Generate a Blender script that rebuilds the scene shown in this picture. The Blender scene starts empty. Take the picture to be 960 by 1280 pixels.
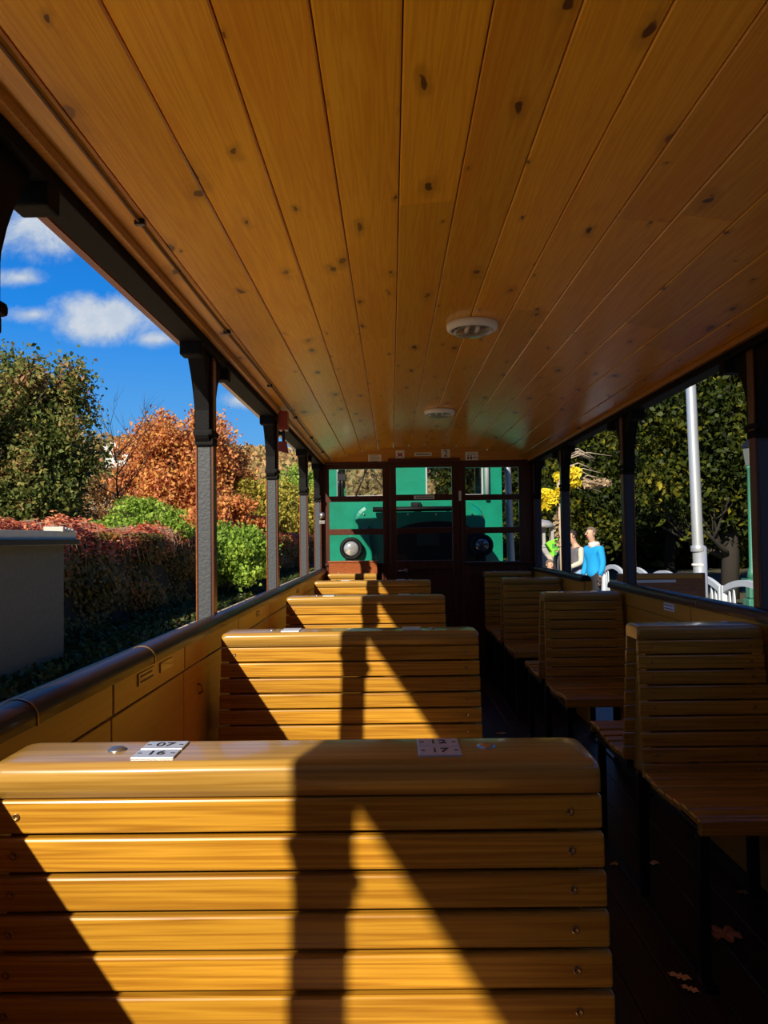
import bpy, bmesh, math, random
import numpy as np
from mathutils import Vector, Matrix, noise as mnoise
random.seed(7); RNG = np.random.default_rng(11)
S = bpy.context.scene
COL = S.collection
CH = 1.25                                   # eye height over the coach floor (z = 0)

# ------------------------------------------------------------------ camera
F = 950.0
VX, VY, ROLL = 489.0, 673.0, math.radians(0.75)
yc = Vector((VX-480, -(VY-640), -F)).normalized()
zc = Vector((-math.sin(ROLL), math.cos(ROLL), 0)); zc = (zc - yc*zc.dot(yc)).normalized()
xc = yc.cross(zc)
cam = bpy.data.cameras.new('camera'); camo = bpy.data.objects.new('camera', cam); COL.objects.link(camo)
cam.sensor_fit = 'VERTICAL'; cam.sensor_height = 36; cam.lens = 36*F/1280
cam.clip_start = 0.02; cam.clip_end = 2000
camo.matrix_world = Matrix((xc, yc, zc)).to_4x4()
camo.location = (0, 0, CH)
S.camera = camo
XC, YC, ZC = xc, yc, zc
def ray(u, v):
    c = Vector(((u-480)/F, -(v-640)/F, -1)); return Vector((XC.dot(c), YC.dot(c), ZC.dot(c)))
def atY(u, v, Y):
    r = ray(u, v); r = r*(Y/r.y); return Vector((r.x, r.y, r.z+CH))
def atZ(u, v, z):
    r = ray(u, v); r = r*((z-CH)/r.z); return Vector((r.x, r.y, z))

# ------------------------------------------------------------------ view
S.view_settings.view_transform = 'Standard'; S.view_settings.look = 'None'
S.view_settings.exposure = 0.22; S.view_settings.gamma = 1.0; S.view_settings.use_curve_mapping = False

# ------------------------------------------------------------------ sun
SUN_DIR = Vector((0.405, 1.0, -0.592))
sl = bpy.data.lights.new('sun', 'SUN'); sl.energy = 6.2; sl.angle = math.radians(0.6); sl.color = (1.0, 0.90, 0.72)
so = bpy.data.objects.new('sun', sl); COL.objects.link(so)
so.rotation_euler = SUN_DIR.to_track_quat('-Z', 'Y').to_euler(); so.location = (-6, -12, 12)

# ------------------------------------------------------------------ node helper
class NT:
    def __init__(s, tree): s.t = tree; s.n = tree.nodes; s.l = tree.links
    def new(s, kind, **kw):
        nd = s.n.new(kind)
        for k, v in kw.items(): setattr(nd, k, v)
        return nd
    def link(s, a, b): s.l.new(a, b)
    def val(s, sock, v):
        if hasattr(v, 'is_output') or isinstance(v, bpy.types.NodeSocket): s.link(v, sock)
        else: sock.default_value = v
    def math(s, op, a, b=None, c=None, clamp=False):
        nd = s.new('ShaderNodeMath', operation=op, use_clamp=clamp); s.val(nd.inputs[0], a)
        if b is not None: s.val(nd.inputs[1], b)
        if c is not None: s.val(nd.inputs[2], c)
        return nd.outputs[0]
    def vmul(s, v, w):
        nd = s.new('ShaderNodeVectorMath', operation='MULTIPLY'); s.val(nd.inputs[0], v); s.val(nd.inputs[1], w); return nd.outputs[0]
    def vadd(s, v, w):
        nd = s.new('ShaderNodeVectorMath', operation='ADD'); s.val(nd.inputs[0], v); s.val(nd.inputs[1], w); return nd.outputs[0]
    def noise(s, v, scale, detail=3, rough=.5, dist=0):
        nd = s.new('ShaderNodeTexNoise'); s.link(v, nd.inputs['Vector'])
        nd.inputs['Scale'].default_value = scale; nd.inputs['Detail'].default_value = detail
        nd.inputs['Roughness'].default_value = rough; nd.inputs['Distortion'].default_value = dist
        return nd.outputs['Fac']
    def ramp(s, f, stops, interp='LINEAR'):
        nd = s.new('ShaderNodeValToRGB'); s.val(nd.inputs[0], f); cr = nd.color_ramp; cr.interpolation = interp
        while len(cr.elements) < len(stops): cr.elements.new(0.5)
        for e, (p, c) in zip(cr.elements, stops):
            e.position = p; e.color = (c if len(c) == 4 else (*c, 1)) if isinstance(c, tuple) else (c, c, c, 1)
        return nd.outputs[0]
    def mix(s, f, a, b, blend='MIX'):
        nd = s.new('ShaderNodeMix', data_type='RGBA', blend_type=blend)
        s.val(nd.inputs[0], f)
        for i, v in ((6, a), (7, b)):
            if isinstance(v, tuple) and len(v) == 3: v = (*v, 1)
            s.val(nd.inputs[i], v)
        return nd.outputs[2]
    def smooth(s, v, a, b):
        nd = s.new('ShaderNodeMapRange', interpolation_type='SMOOTHSTEP'); s.val(nd.inputs[0], v)
        nd.inputs[1].default_value = a; nd.inputs[2].default_value = b; return nd.outputs[0]

# ------------------------------------------------------------------ world: blue sky with a few cumulus clouds
W = bpy.data.worlds.new('sky'); S.world = W; W.use_nodes = True
w = NT(W.node_tree); w.n.clear()
tc = w.new('ShaderNodeTexCoord'); sep = w.new('ShaderNodeSeparateXYZ'); w.link(tc.outputs['Generated'], sep.inputs[0])
gx, gy, gz = sep.outputs
sky = w.ramp(gz, [(0.0, (.30, .46, .66)), (.10, (.13, .42, .82)), (.27, (.018, .25, .80)), (.48, (.010, .12, .50)), (1.0, (.006, .05, .26))])
gyp = w.math('MAXIMUM', gy, 0.05)
cu = w.math('DIVIDE', gx, gyp); cw = w.math('DIVIDE', gz, gyp)
cmb = w.new('ShaderNodeCombineXYZ'); w.link(cu, cmb.inputs[0]); w.link(cw, cmb.inputs[1])
fluff = w.noise(cmb.outputs[0], 16, 6, .62, .3)
fine = w.noise(cmb.outputs[0], 40, 4, .6)
tot = None
for (u0, w0, ru, rw, k) in [(-.375, .300, .125, .046, 1), (-.475, .305, .06, .02, .8), (-.455, .425, .115, .065, .9), (-.49, .355, .05, .02, .7),
                            (-.195, .186, .045, .018, .9), (.6, .42, .3, .1, .7), (-.75, .35, .2, .06, .8), (-.31, .27, .05, .02, .8)]:
    a = w.math('DIVIDE', w.math('SUBTRACT', cu, u0), ru); b = w.math('DIVIDE', w.math('SUBTRACT', cw, w0), rw)
    d = w.math('SQRT', w.math('ADD', w.math('MULTIPLY', a, a), w.math('MULTIPLY', b, b)))
    m = w.math('MULTIPLY', w.math('SUBTRACT', 1.0, d, clamp=True), k)
    tot = m if tot is None else w.math('MAXIMUM', tot, m)
dens = w.math('ADD', tot, w.math('MULTIPLY', w.math('SUBTRACT', fluff, .5), 1.5))
mask = w.math('MULTIPLY', w.smooth(dens, .10, .75), w.smooth(tot, 0.0, .16))
cloudc = w.ramp(w.math('ADD', w.math('MULTIPLY', fine, .5), w.math('MULTIPLY', mask, .5)), [(.2, (.38, .50, .68)), (.62, (.46, .56, .70)), (.9, (.68, .72, .79))])
back_cloud = w.math('MULTIPLY', w.smooth(w.noise(tc.outputs['Generated'], 2.2, 5, .55), .52, .7), w.math('MULTIPLY', w.smooth(gy, 0.1, -.3), .35))
skyc = w.mix(mask, sky, cloudc); skyc = w.mix(back_cloud, skyc, (.8, .83, .88))
bg = w.new('ShaderNodeBackground'); w.link(skyc, bg.inputs[0]); bg.inputs[1].default_value = 0.86
wo = w.new('ShaderNodeOutputWorld'); w.link(bg.outputs[0], wo.inputs[0])

# ------------------------------------------------------------------ materials
def new_mat(name):
    m = bpy.data.materials.new(name); m.use_nodes = True
    n = NT(m.node_tree); b = n.n['Principled BSDF']; return m, n, b
def plain(name, col, rough=.5, metal=0, coat=0, bump=0, bscale=60, var=0.0, spec=.5):
    m, n, b = new_mat(name); b.inputs['Roughness'].default_value = rough; b.inputs['Metallic'].default_value = metal
    b.inputs['Coat Weight'].default_value = coat; b.inputs['Specular IOR Level'].default_value = spec
    t = n.new('ShaderNodeTexCoord').outputs['Object']
    nz = n.noise(t, bscale, 4)
    n.link(n.mix(nz, tuple(c*(1-var) for c in col), tuple(min(1, c*(1+var)) for c in col)), b.inputs['Base Color'])
    if bump:
        bp = n.new('ShaderNodeBump'); bp.inputs['Strength'].default_value = bump; bp.inputs['Distance'].default_value = .004
        n.link(nz, bp.inputs['Height']); n.link(bp.outputs[0], b.inputs['Normal'])
    return m
def wood(name, light, dark, axis='X', rough=.35, coat=.3, coatr=.2, knots=False, freq=1.0, vary=.18, bump=.25, spec=.35):
    m, n, b = new_mat(name)
    t = n.new('ShaderNodeTexCoord').outputs['Object']
    rnd = n.new('ShaderNodeNewGeometry').outputs['Random Per Island']
    off = n.vmul(rnd, (17.3, 9.1, 23.7)); p = n.vadd(t, off)
    st = {'X': (.022, 1, 1), 'Y': (1, .03, 1), 'Z': (1, 1, .045)}[axis]
    ps = n.vmul(p, tuple(k*freq for k in st))
    g1 = n.noise(ps, 34, 2, .5, .25); g2 = n.noise(ps, 330, 2, .5)
    band = n.math('PINGPONG', n.math('MULTIPLY', g1, 15.0), 1.0)
    g = n.math('ADD', n.math('MULTIPLY', band, .38), n.math('MULTIPLY', g2, .62))
    col = n.mix(n.smooth(g, .18, .80), dark, light)
    col = n.mix(1.0, col, n.ramp(rnd, [(0, 1-vary), (.5, 1.0-vary*.3), (1, 1+vary*.3)]), 'MULTIPLY')
    if knots:
        kp = n.vmul(p, {'X': (2.2, 6, 6), 'Y': (6.5, 2.4, 1)}[axis])
        wob = n.noise(t, 14, 2)
        vo = n.new('ShaderNodeTexVoronoi', voronoi_dimensions='2D'); n.link(n.vadd(kp, n.vmul(wob, (.25, .25, .0))), vo.inputs['Vector']); vo.inputs['Scale'].default_value = 1; vo.inputs['Randomness'].default_value = 1
        cs = n.new('ShaderNodeSeparateColor'); n.link(vo.outputs['Color'], cs.inputs[0])
        size = n.math('ADD', n.math('MULTIPLY', n.math('POWER', cs.outputs[0], 2.0), .055), .022)
        kd = n.math('DIVIDE', vo.outputs['Distance'], size)
        k = n.smooth(kd, 1.15, .75); halo = n.smooth(kd, 3.6, 1.0)
        col = n.mix(n.math('MULTIPLY', halo, .42), col, tuple(c*.45 for c in dark))
        col = n.mix(n.math('MULTIPLY', k, .92), col, (.10, .030, .006))
        # drifting red heartwood streaks
        s2 = n.noise(n.vmul(p, (5, .5, 5) if axis == 'Y' else (.5, 5, 5)), 1.5, 2)
        col = n.mix(n.math('MULTIPLY', n.smooth(s2, .52, .68), .35), col, tuple(c*f for c, f in zip(dark, (.95, .7, .6))))
    n.link(col, b.inputs['Base Color'])
    b.inputs['Roughness'].default_value = rough; b.inputs['Coat Weight'].default_value = coat; b.inputs['Coat Roughness'].default_value = coatr
    b.inputs['Specular IOR Level'].default_value = spec
    bp = n.new('ShaderNodeBump'); bp.inputs['Strength'].default_value = bump; bp.inputs['Distance'].default_value = .0012
    n.link(g, bp.inputs['Height']); n.link(bp.outputs[0], b.inputs['Normal'])
    return m
def glass(name, tint=(1, 1, 1), refl=1.0, rough=0.0):
    m, n, b = new_mat(name); n.n.remove(b)
    tr = n.new('ShaderNodeBsdfTransparent'); tr.inputs[0].default_value = (*tint, 1)
    gl = n.new('ShaderNodeBsdfGlossy'); gl.inputs['Roughness'].default_value = rough
    lw = n.new('ShaderNodeLayerWeight'); fac = n.math('ADD', n.math('MULTIPLY', n.math('POWER', lw.outputs['Facing'], 4.0), .9), .04)
    mx = n.new('ShaderNodeMixShader'); n.link(n.math('MULTIPLY', fac, refl, clamp=True), mx.inputs[0])
    n.link(tr.outputs[0], mx.inputs[1]); n.link(gl.outputs[0], mx.inputs[2])
    n.link(mx.outputs[0], n.n['Material Output'].inputs[0]); return m
def leafmat(name, stops, trans=.35, rough=.6):
    m, n, b = new_mat(name)
    rnd = n.new('ShaderNodeNewGeometry').outputs['Random Per Island']
    t = n.new('ShaderNodeTexCoord').outputs['Object']
    big = n.noise(t, .9, 2)
    f = n.math('ADD', n.math('MULTIPLY', rnd, .6), n.math('MULTIPLY', n.smooth(big, .3, .7), .4))
    col = n.ramp(f, stops)
    n.link(col, b.inputs['Base Color']); b.inputs['Roughness'].default_value = rough; b.inputs['Specular IOR Level'].default_value = .25
    tl = n.new('ShaderNodeBsdfTranslucent'); n.link(col, tl.inputs[0])
    mx = n.new('ShaderNodeMixShader'); mx.inputs[0].default_value = trans
    n.link(b.outputs[0], mx.inputs[1]); n.link(tl.outputs[0], mx.inputs[2])
    n.link(mx.outputs[0], n.n['Material Output'].inputs[0]); return m

M = {}
M['slat'] = wood('varnished_bench_wood', (.53, .265, .022), (.31, .125, .008), 'X', rough=.38, coat=.5, coatr=.16)
M['cap'] = wood('pale_bench_cap_wood', (.46, .265, .058), (.31, .160, .025), 'X', rough=.3, coat=.55, coatr=.10, freq=.8)
M['ceil'] = wood('varnished_ceiling_pine', (.95, .47, .022), (.82, .34, .008), 'Y', rough=.38, coat=.55, coatr=.18, knots=True, vary=.16, bump=.2)
M['panel'] = wood('orange_wall_board', (.60, .250, .018), (.54, .220, .014), 'Y', rough=.4, coat=.3, coatr=.25, freq=.5, vary=.06, bump=.05)
M['frame'] = wood('dark_red_brown_frame_wood', (.085, .020, .008), (.050, .011, .005), 'Z', rough=.35, coat=.4, freq=.6)
M['trimred'] = wood('red_brown_trim_wood', (.30, .085, .025), (.20, .05, .014), 'Y', rough=.3, coat=.5, freq=.6)
M['gable'] = wood('golden_gable_board', (.62, .28, .04), (.48, .19, .02), 'X', rough=.4, coat=.3, vary=.03)
M['floor'] = wood('dark_floor_boards', (.040, .018, .009), (.022, .010, .006), 'Y', rough=.5, coat=.1, coatr=.35)
M['rail'] = plain('glossy_dark_brown_rail', (.020, .009, .008), .42, coat=.12, var=.1, spec=.3)
M['strip'] = wood('dark_brown_post_strip', (.11, .035, .014), (.07, .02, .009), 'Z', rough=.35, coat=.3)
M['black'] = plain('black_painted_wood', (.008, .008, .009), .7, bump=.4, bscale=120, var=.25, spec=.12)
M['postgrey'] = plain('weathered_black_post', (.030, .036, .045), .55, bump=.45, bscale=90, var=.2)
M['steel'] = plain('black_steel', (.012, .012, .013), .35, metal=.3)
M['zinc'] = plain('zinc_bolt', (.45, .44, .42), .3, metal=.9, var=.15)
M['brass'] = plain('brass_screw', (.30, .17, .06), .35, metal=.8)
M['plate'] = plain('brushed_number_plate', (.62, .64, .68), .35, metal=.4, var=.06, bscale=30)
M['ink'] = plain('dark_engraved_ink', (.02, .02, .03), .5)
M['white'] = plain('off_white_plastic', (.88, .86, .82), .4, var=.03)
M['lens'] = plain('grey_diffuser', (.55, .50, .45), .15, coat=.5, var=.05)
M['sign'] = plain('paper_sign', (.80, .76, .68), .6, var=.03)
M['signred'] = plain('red_sign_ink', (.35, .02, .03), .6)
M['redbox'] = plain('dark_red_box', (.22, .028, .015), .4, coat=.3)
M['glass'] = glass('clear_window_glass')
M['cable'] = plain('brown_cable', (.16, .075, .03), .45)

# ------------------------------------------------------------------ mesh helpers
def link(name, me, mats, parent=None, loc=None):
    o = bpy.data.objects.new(name, me); COL.objects.link(o)
    for m in (mats if isinstance(mats, (list, tuple)) else [mats]): me.materials.append(m)
    if parent: o.parent = parent
    if loc is not None: o.location = loc
    return o
def obj(name, bm, mat, parent=None, smooth=False, loc=None):
    bmesh.ops.recalc_face_normals(bm, faces=bm.faces)
    me = bpy.data.meshes.new(name); bm.to_mesh(me); bm.free()
    if smooth:
        for p in me.polygons: p.use_smooth = True
    return link(name, me, mat, parent, loc)
def tag(o, label=None, cat=None, group=None, kind=None):
    if label: o['label'] = label
    if cat: o['category'] = cat
    if group: o['group'] = group
    if kind: o['kind'] = kind
    return o
def struct(o): o['kind'] = 'structure'; return o
def thing(name, label, cat, loc=(0, 0, 0), rz=0, group=None):
    o = bpy.data.objects.new(name, None); COL.objects.link(o); o.location = loc; o.rotation_euler = (0, 0, rz)
    o.empty_display_size = .1
    return tag(o, label, cat, group)
def copy_tree(o, parent=None):
    c = o.copy(); COL.objects.link(c); c.parent = parent
    for ch in list(o.children): copy_tree(ch, c)
    return c
def box(bm, x0, x1, y0, y1, z0, z1, bev=0, mi=0, seg=2, M4=None):
    vs = [bm.verts.new((x, y, z)) for x in (x0, x1) for y in (y0, y1) for z in (z0, z1)]
    fs = [bm.faces.new([vs[i] for i in q]) for q in ((0, 1, 3, 2), (4, 6, 7, 5), (0, 4, 5, 1), (2, 3, 7, 6), (0, 2, 6, 4), (1, 5, 7, 3))]
    for f in fs: f.material_index = mi
    if M4 is not None:
        for v in vs: v.co = M4 @ v.co
    if bev:
        es = list({e for f in fs for e in f.edges})
        bmesh.ops.bevel(bm, geom=es, offset=bev, segments=seg, affect='EDGES', profile=.5)
def prism(bm, pts, axis, a0, a1, mi=0, bev=0):
    """extrude polygon pts (2D) along axis; axis X: pts=(y,z); Y: (x,z); Z: (x,y)"""
    def P(p, a):
        return {'X': (a, p[0], p[1]), 'Y': (p[0], a, p[1]), 'Z': (p[0], p[1], a)}[axis]
    A = [bm.verts.new(P(p, a0)) for p in pts]; B = [bm.verts.new(P(p, a1)) for p in pts]
    fs = [bm.faces.new(A), bm.faces.new(B[::-1])]
    for i in range(len(pts)): fs.append(bm.faces.new((A[i], B[i], B[(i+1) % len(pts)], A[(i+1) % len(pts)])))
    for f in fs: f.material_index = mi
    if bev:
        es = list(fs[0].edges)+list(fs[1].edges)
        bmesh.ops.bevel(bm, geom=es, offset=bev, segments=2, affect='EDGES', profile=.5)
def tube(bm, pts, r, n=8, mi=0, cap=True):
    """tube through pts with radius r (scalar or list)"""
    pts = [Vector(p) for p in pts]; rr = r if isinstance(r, (list, tuple)) else [r]*len(pts)
    rings = []; up = Vector((0.13, .27, .95))
    for i, p in enumerate(pts):
        d = (pts[min(i+1, len(pts)-1)]-pts[max(i-1, 0)]).normalized()
        a = d.cross(up)
        if a.length < .05: a = d.cross(Vector((1, 0, 0)))
        a.normalize(); b = d.cross(a).normalized(); up = a.cross(d) if a.cross(d).length > 0 else up
        rings.append([bm.verts.new(p+(a*math.cos(t)+b*math.sin(t))*rr[i]) for t in [2*math.pi*k/n for k in range(n)]])
    for A, B in zip(rings, rings[1:]):
        for k in range(n):
            f = bm.faces.new((A[k], A[(k+1) % n], B[(k+1) % n], B[k])); f.smooth = True; f.material_index = mi
    if cap:
        for R in (rings[0][::-1], rings[-1]):
            try: bm.faces.new(R).material_index = mi
            except ValueError: pass
def lathe(bm, prof, c=(0, 0, 0), n=24, mi=0, axis='Z', smooth=True):
    """prof: (r, h) list; axis Z or Y (h along it)"""
    rings = []
    for r, h in prof:
        ring = []
        for k in range(n):
            t = 2*math.pi*k/n; x, y = max(r, 1e-4)*math.cos(t), max(r, 1e-4)*math.sin(t)
            ring.append(bm.verts.new((c[0]+x, c[1]+y, c[2]+h) if axis == 'Z' else (c[0]+x, c[1]+h, c[2]+y)))
        rings.append(ring)
    for A, B in zip(rings, rings[1:]):
        for k in range(n):
            f = bm.faces.new((A[k], A[(k+1) % n], B[(k+1) % n], B[k])); f.smooth = smooth; f.material_index = mi
    for R in (rings[0][::-1], rings[-1]): bm.faces.new(R).material_index = mi
def BM(): return bmesh.new()
def text_mesh(s, size, mat, parent, M4, name='lettering', depth=.0004):
    cu_ = bpy.data.curves.new('t', 'FONT'); cu_.body = s; cu_.size = size; cu_.align_x = 'CENTER'; cu_.align_y = 'CENTER'; cu_.extrude = depth
    to = bpy.data.objects.new('t', cu_); COL.objects.link(to)
    dg = bpy.context.evaluated_depsgraph_get(); dg.update()
    me = bpy.data.meshes.new_from_object(to.evaluated_get(dg)); bpy.data.objects.remove(to)
    me.transform(M4); me.materials.clear()
    me.name = name
    return link(name, me, mat, parent)

# ================================================================== the coach shell
XL, XR = -.62, 1.29                # inner faces of the side walls
YE, YB = 7.03, -2.30               # far end wall, rear end
ZE, ZCR = CH+.715, CH+.856         # ceiling edge and crown
sag = ZCR-ZE; chord = XR-XL; RAD = chord*chord/8/sag+sag/2; XM = (XL+XR)/2; ZR0 = ZCR-RAD
def ceil_z(x): return ZR0+math.sqrt(RAD*RAD-(x-XM)**2)
GZ = -.40                           # ground level outside

# floor
bm = BM()
x = XL-.06
while x < XR+.06:
    box(bm, x+.001, min(x+.118, XR+.06), YB, YE+.05, -.05, 0, .0015, seg=1); x += .12
struct(obj('floor', bm, M['floor']))
# ceiling planks
bm = BM()
edges_ = [XL+.0] + [x for x in [.03+.145*k for k in range(-4, 9)] if XL+.03 < x < XR-.03] + [XR]
for a, b in zip(edges_, edges_[1:]):
    y = YB - random.random()*2.5
    while y < YE:
        y2 = y + random.uniform(2.2, 4.2)
        ya, yb = max(y, YB), min(y2, YE)
        if yb-ya > .05:
            g = .0013
            pa, pb = a+g, b-g; n_ = 3
            prof = [(pa, ceil_z(pa)+.016), (pa, ceil_z(pa)+.003)] + [(pa+.003+(pb-pa-.006)*k/n_, ceil_z(pa+.003+(pb-pa-.006)*k/n_)) for k in range(n_+1)] + [(pb, ceil_z(pb)+.003), (pb, ceil_z(pb)+.016)]
            prism(bm, prof, 'Y', ya+.0006, yb-.0006)
        y = y2
struct(obj('ceiling', bm, M['ceil']))
# roof shell above
bm = BM()
N = 20; xo0, xo1 = XL-.25, XR+.25
def roof_z(x): return ZCR+.05 - ((x-XM)/(XR-XM))**2*sag*.10
top = [(xo0+(xo1-xo0)*k/N, roof_z(xo0+(xo1-xo0)*k/N)+.03) for k in range(N+1)]
bot = [(p[0], p[1]-.025) for p in top]
prism(bm, bot+top[::-1], 'Y', YB-.15, YE+.15)
struct(obj('trim_1', bm, M['black']))
# side walls
PANEL_TOP = CH-.385
def side_wall(side):
    s = -1 if side == 'left' else 1
    X = XL if s < 0 else XR
    bm = BM()
    def segbox(y0, y1, z0, z1, x_in, th, mi, bev=.0015):
        xa, xb = (X-th+(-0 if s < 0 else 0), X+x_in) if s < 0 else (X-x_in, X+th)
        box(bm, min(xa, xb), max(xa, xb), y0, y1, z0, z1, bev, mi, seg=1)
    spans = [(YB, YE)] if s < 0 else [(YB, 4.50), (5.12, YE)]
    for a, b in spans:
        segbox(a, b, -.05, CH-.30, -.006, .055, 0)            # core
    joints = [-1.6, -.82, -.05, .78, 1.68, 2.26, 3.05, 3.83, 4.6, 5.4, 6.15] if s < 0 else [-1.6, -.82, -.05, .78, 1.68, 2.4, 3.3, 4.5, 5.12, 6.0]
    js = [YB]+joints+[YE]
    for a, b in zip(js, js[1:]):
        if s > 0 and a >= 4.49 and b <= 5.13: continue
        segbox(a+.004, b-.004, PANEL_TOP+.003, CH-.305, .004, .002, 0, .002)     # frieze board
        segbox(a+.003, b-.003, .02, PANEL_TOP-.003, 0, .004, 0, .002)           # lower panel
        segbox(a+.006, b-.006, CH-.311, CH-.303, .010, .02, 1, .002)            # red cover strip
    return struct(obj('wall_'+side, bm, [M['panel'], M['trimred']]))
wl = side_wall('left'); wr = side_wall('right')

# hand rails (half round cap over the wall), with joint rings
def handrail(side, label, runs, joints):
    s = -1 if side == 'left' else 1
    X = XL-.012 if s < 0 else XR+.012
    t = thing('handrail', label, 'handrail', (X, 0, CH-.293))
    for a, b in runs:
        bm = BM(); pts = [(.034*math.cos(t_), .030*math.sin(t_)) for t_ in [math.pi*k/20 for k in range(21)]]
        pts += [(-.034, -.012), (.034, -.012)]
        prism(bm, pts, 'Y', a, b)
        obj('rail_cap', bm, M['rail'], t)
    for y in joints:
        bm = BM(); pts = [(.0355*math.cos(t_), .0315*math.sin(t_)) for t_ in [math.pi*k/12 for k in range(13)]]
        pts += [(-.0355, -.0135), (.0355, -.0135)]
        prism(bm, pts, 'Y', y-.003, y+.003); obj('joint_ring', bm, M['brass'], t)
    return t
handrail('left', 'glossy dark brown rounded rail capping the left wall under the open side', [(YB, 1.28), (1.285, 1.915), (1.92, YE)], [1.283, 1.918])
handrail('right', 'dark brown rounded rail capping the right wall', [(YB, 4.50), (5.12, YE)], [3.2, 6.1])

# top beams, eave boards and ceiling edge moulding
def beam(side):
    s = -1 if side == 'left' else 1
    X = XL if s < 0 else XR
    def bx(bm, a, b, y0, y1, z0, z1, bev=.003): box(bm, min(X+s*a, X+s*b), max(X+s*a, X+s*b), y0, y1, z0, z1, bev)
    bm = BM(); bx(bm, .004, .075, YB, YE+.06, CH+.668, CH+.80)
    struct(obj('trim_2' if s < 0 else 'trim_3', bm, M['black']))
    bm = BM(); bx(bm, .205, .23, YB, YE+.12, CH+.788, CH+.860); bx(bm, .05, .205, YB, YE+.12, CH+.825, CH+.85, .001)
    struct(obj('trim_4' if s < 0 else 'trim_5', bm, M['trimred'] if s < 0 else M['white']))
    bm = BM(); bx(bm, -.018, .004, YB, YE, CH+.695, CH+.717)
    struct(obj('trim_6' if s < 0 else 'trim_7', bm, M['gable']))
beam('left'); beam('right')

# ------------------------------------------------------------------ roof posts with brackets
def make_post():
    t = thing('roof_post', '', 'post')
    zb, zt = CH-.29, CH+.668
    bm = BM(); box(bm, -.030, .020, -.020, .020, 0, zt-zb, .004); obj('shaft', bm, M['postgrey'], t)
    bm = BM(); box(bm, .0205, .030, -.022, .026, 0, zt-zb, .002); obj('inner_strip', bm, M['strip'], t)
    bm = BM(); box(bm, -.036, -.0305, -.022, .022, 0, .68, .002); obj('edge_strip', bm, M['trimred'], t)
    h = zt-zb
    for sg in (-1, 1):                                    # scrolled bracket on both sides along the coach
        prof = [(.0195, h), (.150, h), (.150, h-.015), (.125, h-.045), (.095, h-.085), (.068, h-.13), (.052, h-.18), (.046, h-.20), (.046, h-.265), (.052, h-.275), (.054, h-.29), (.046, h-.302), (.034, h-.312), (.0195, h-.322)]
        bm = BM(); prism(bm, [(sg*a, b) for a, b in prof], 'X', -.032, .020, bev=.003); obj('bracket', bm, M['black'], t)
        bm = BM(); box(bm, -.034, .040, *(sorted((sg*.175, sg*.235))), h-.045, h+.01, .006)
        obj('beam_block', bm, M['black'], t)
    bm = BM()
    box(bm, -.038, .034, -.054, .054, h-.292, h-.268, .008); box(bm, -.035, .032, -.034, .034, h-.325, h-.294, .005)
    obj('collar', bm, M['black'], t)
    return t
LP = ['first black bracketed roof post on the left, cut by the photo edge', 'large sunlit black roof post on the left, nearest fully visible one',
      'left roof post carrying the red brake handle box', 'left roof post just beyond the brake box post', 'corner roof post where left side meets the end wall']
RP = ['large dark roof post at the right edge of the view', 'right roof post beside the open half door', 'right roof post in front of the people on the platform', 'corner roof post where right side meets the end wall']
post0 = make_post()
YP = [1.20, 2.75, 4.30, 5.85, 6.96]
first = True
for i, y in enumerate([-.35, -1.9]+YP):
    p = post0 if first else copy_tree(post0); first = False
    p.location = (XL-.047, y, CH-.29)
    tag(p, LP[i-2] if i > 1 else 'black bracketed roof post on the left behind the viewpoint', 'post', 'bracketed roof posts along the coach')
for i, y in enumerate([-.35, -1.9]+YP[:1]+YP[1:]):
    p = copy_tree(post0); p.location = (XR+.047, y, CH-.29); p.rotation_euler = (0, 0, math.pi)
    tag(p, RP[i-3] if i > 2 else 'black bracketed roof post on the right behind the viewpoint', 'post', 'bracketed roof posts along the coach')

# ------------------------------------------------------------------ far end wall with windows and door
mp = YE/F
def ex(px): return (px-VX)*mp
def ez(py, px=530): return CH+(VY-py+ (px-VX)*math.tan(ROLL)*-1)*mp
wins = {'window_1': (411.5, 479.5), 'window_2': (582, 649.5)}
rows = [(586, 619), (627, 661), (668, 701)]
Z = lambda py: CH+(VY-py)*mp
bm = BM()
zt = Z(578); zlow = Z(703); zbar = [(Z(619.5), Z(626.5)), (Z(660.5), Z(668))]
def wbox(x0, x1, z0, z1, y0=YE, y1=YE+.05, bev=.003): box(bm, x0, x1, y0, y1, z0, z1, bev)
DX0, DX1 = ex(488), ex(574)
wbox(XL-.07, DX0, -.05, zlow); wbox(DX1, XR+.07, -.05, zlow)              # lower walls
wbox(XL-.07, ex(411.5), zlow, zt+.012); wbox(ex(479.5), DX0, zlow, zt+.012)
wbox(DX1, ex(582), zlow, zt+.012); wbox(ex(649.5), XR+.07, zlow, zt+.012)
wbox(ex(411.5), ex(479.5), Z(585.5), zt+.012); wbox(ex(582), ex(649.5), Z(585.5), zt+.012)
# raised frame rails and lower panel frames
for x0, x1 in ((XL+.0, DX0-.03), (DX1+.03, XR)):
    wbox(x0, x1, zlow-.025, zlow-.002, YE-.022, YE+.002, .004)
    for a, b in ((x0+.03, (x0+x1)/2-.015), ((x0+x1)/2+.015, x1-.03)):
        wbox(a, b, .12, zlow-.10, YE-.012, YE+.002, .006)
wbox(DX0, DX1, zt, zt+.012)
struct(obj('wall_end', bm, M['frame']))
bm = BM(); box(bm, XL-.07, XR+.07, YB-.06, YB, -.05, ZCR+.02, .004); struct(obj('wall_back', bm, M['frame']))
bm = BM()                                                       # golden gable above
arc = [(XL+(XR-XL)*k/16, ceil_z(XL+(XR-XL)*k/16)) for k in range(17)]
prism(bm, [(XL, zt+.002), (XR, zt+.002)]+arc[::-1], 'Y', YE-.008, YE+.04)
struct(obj('wall_gable', bm, M['gable']))
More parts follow.
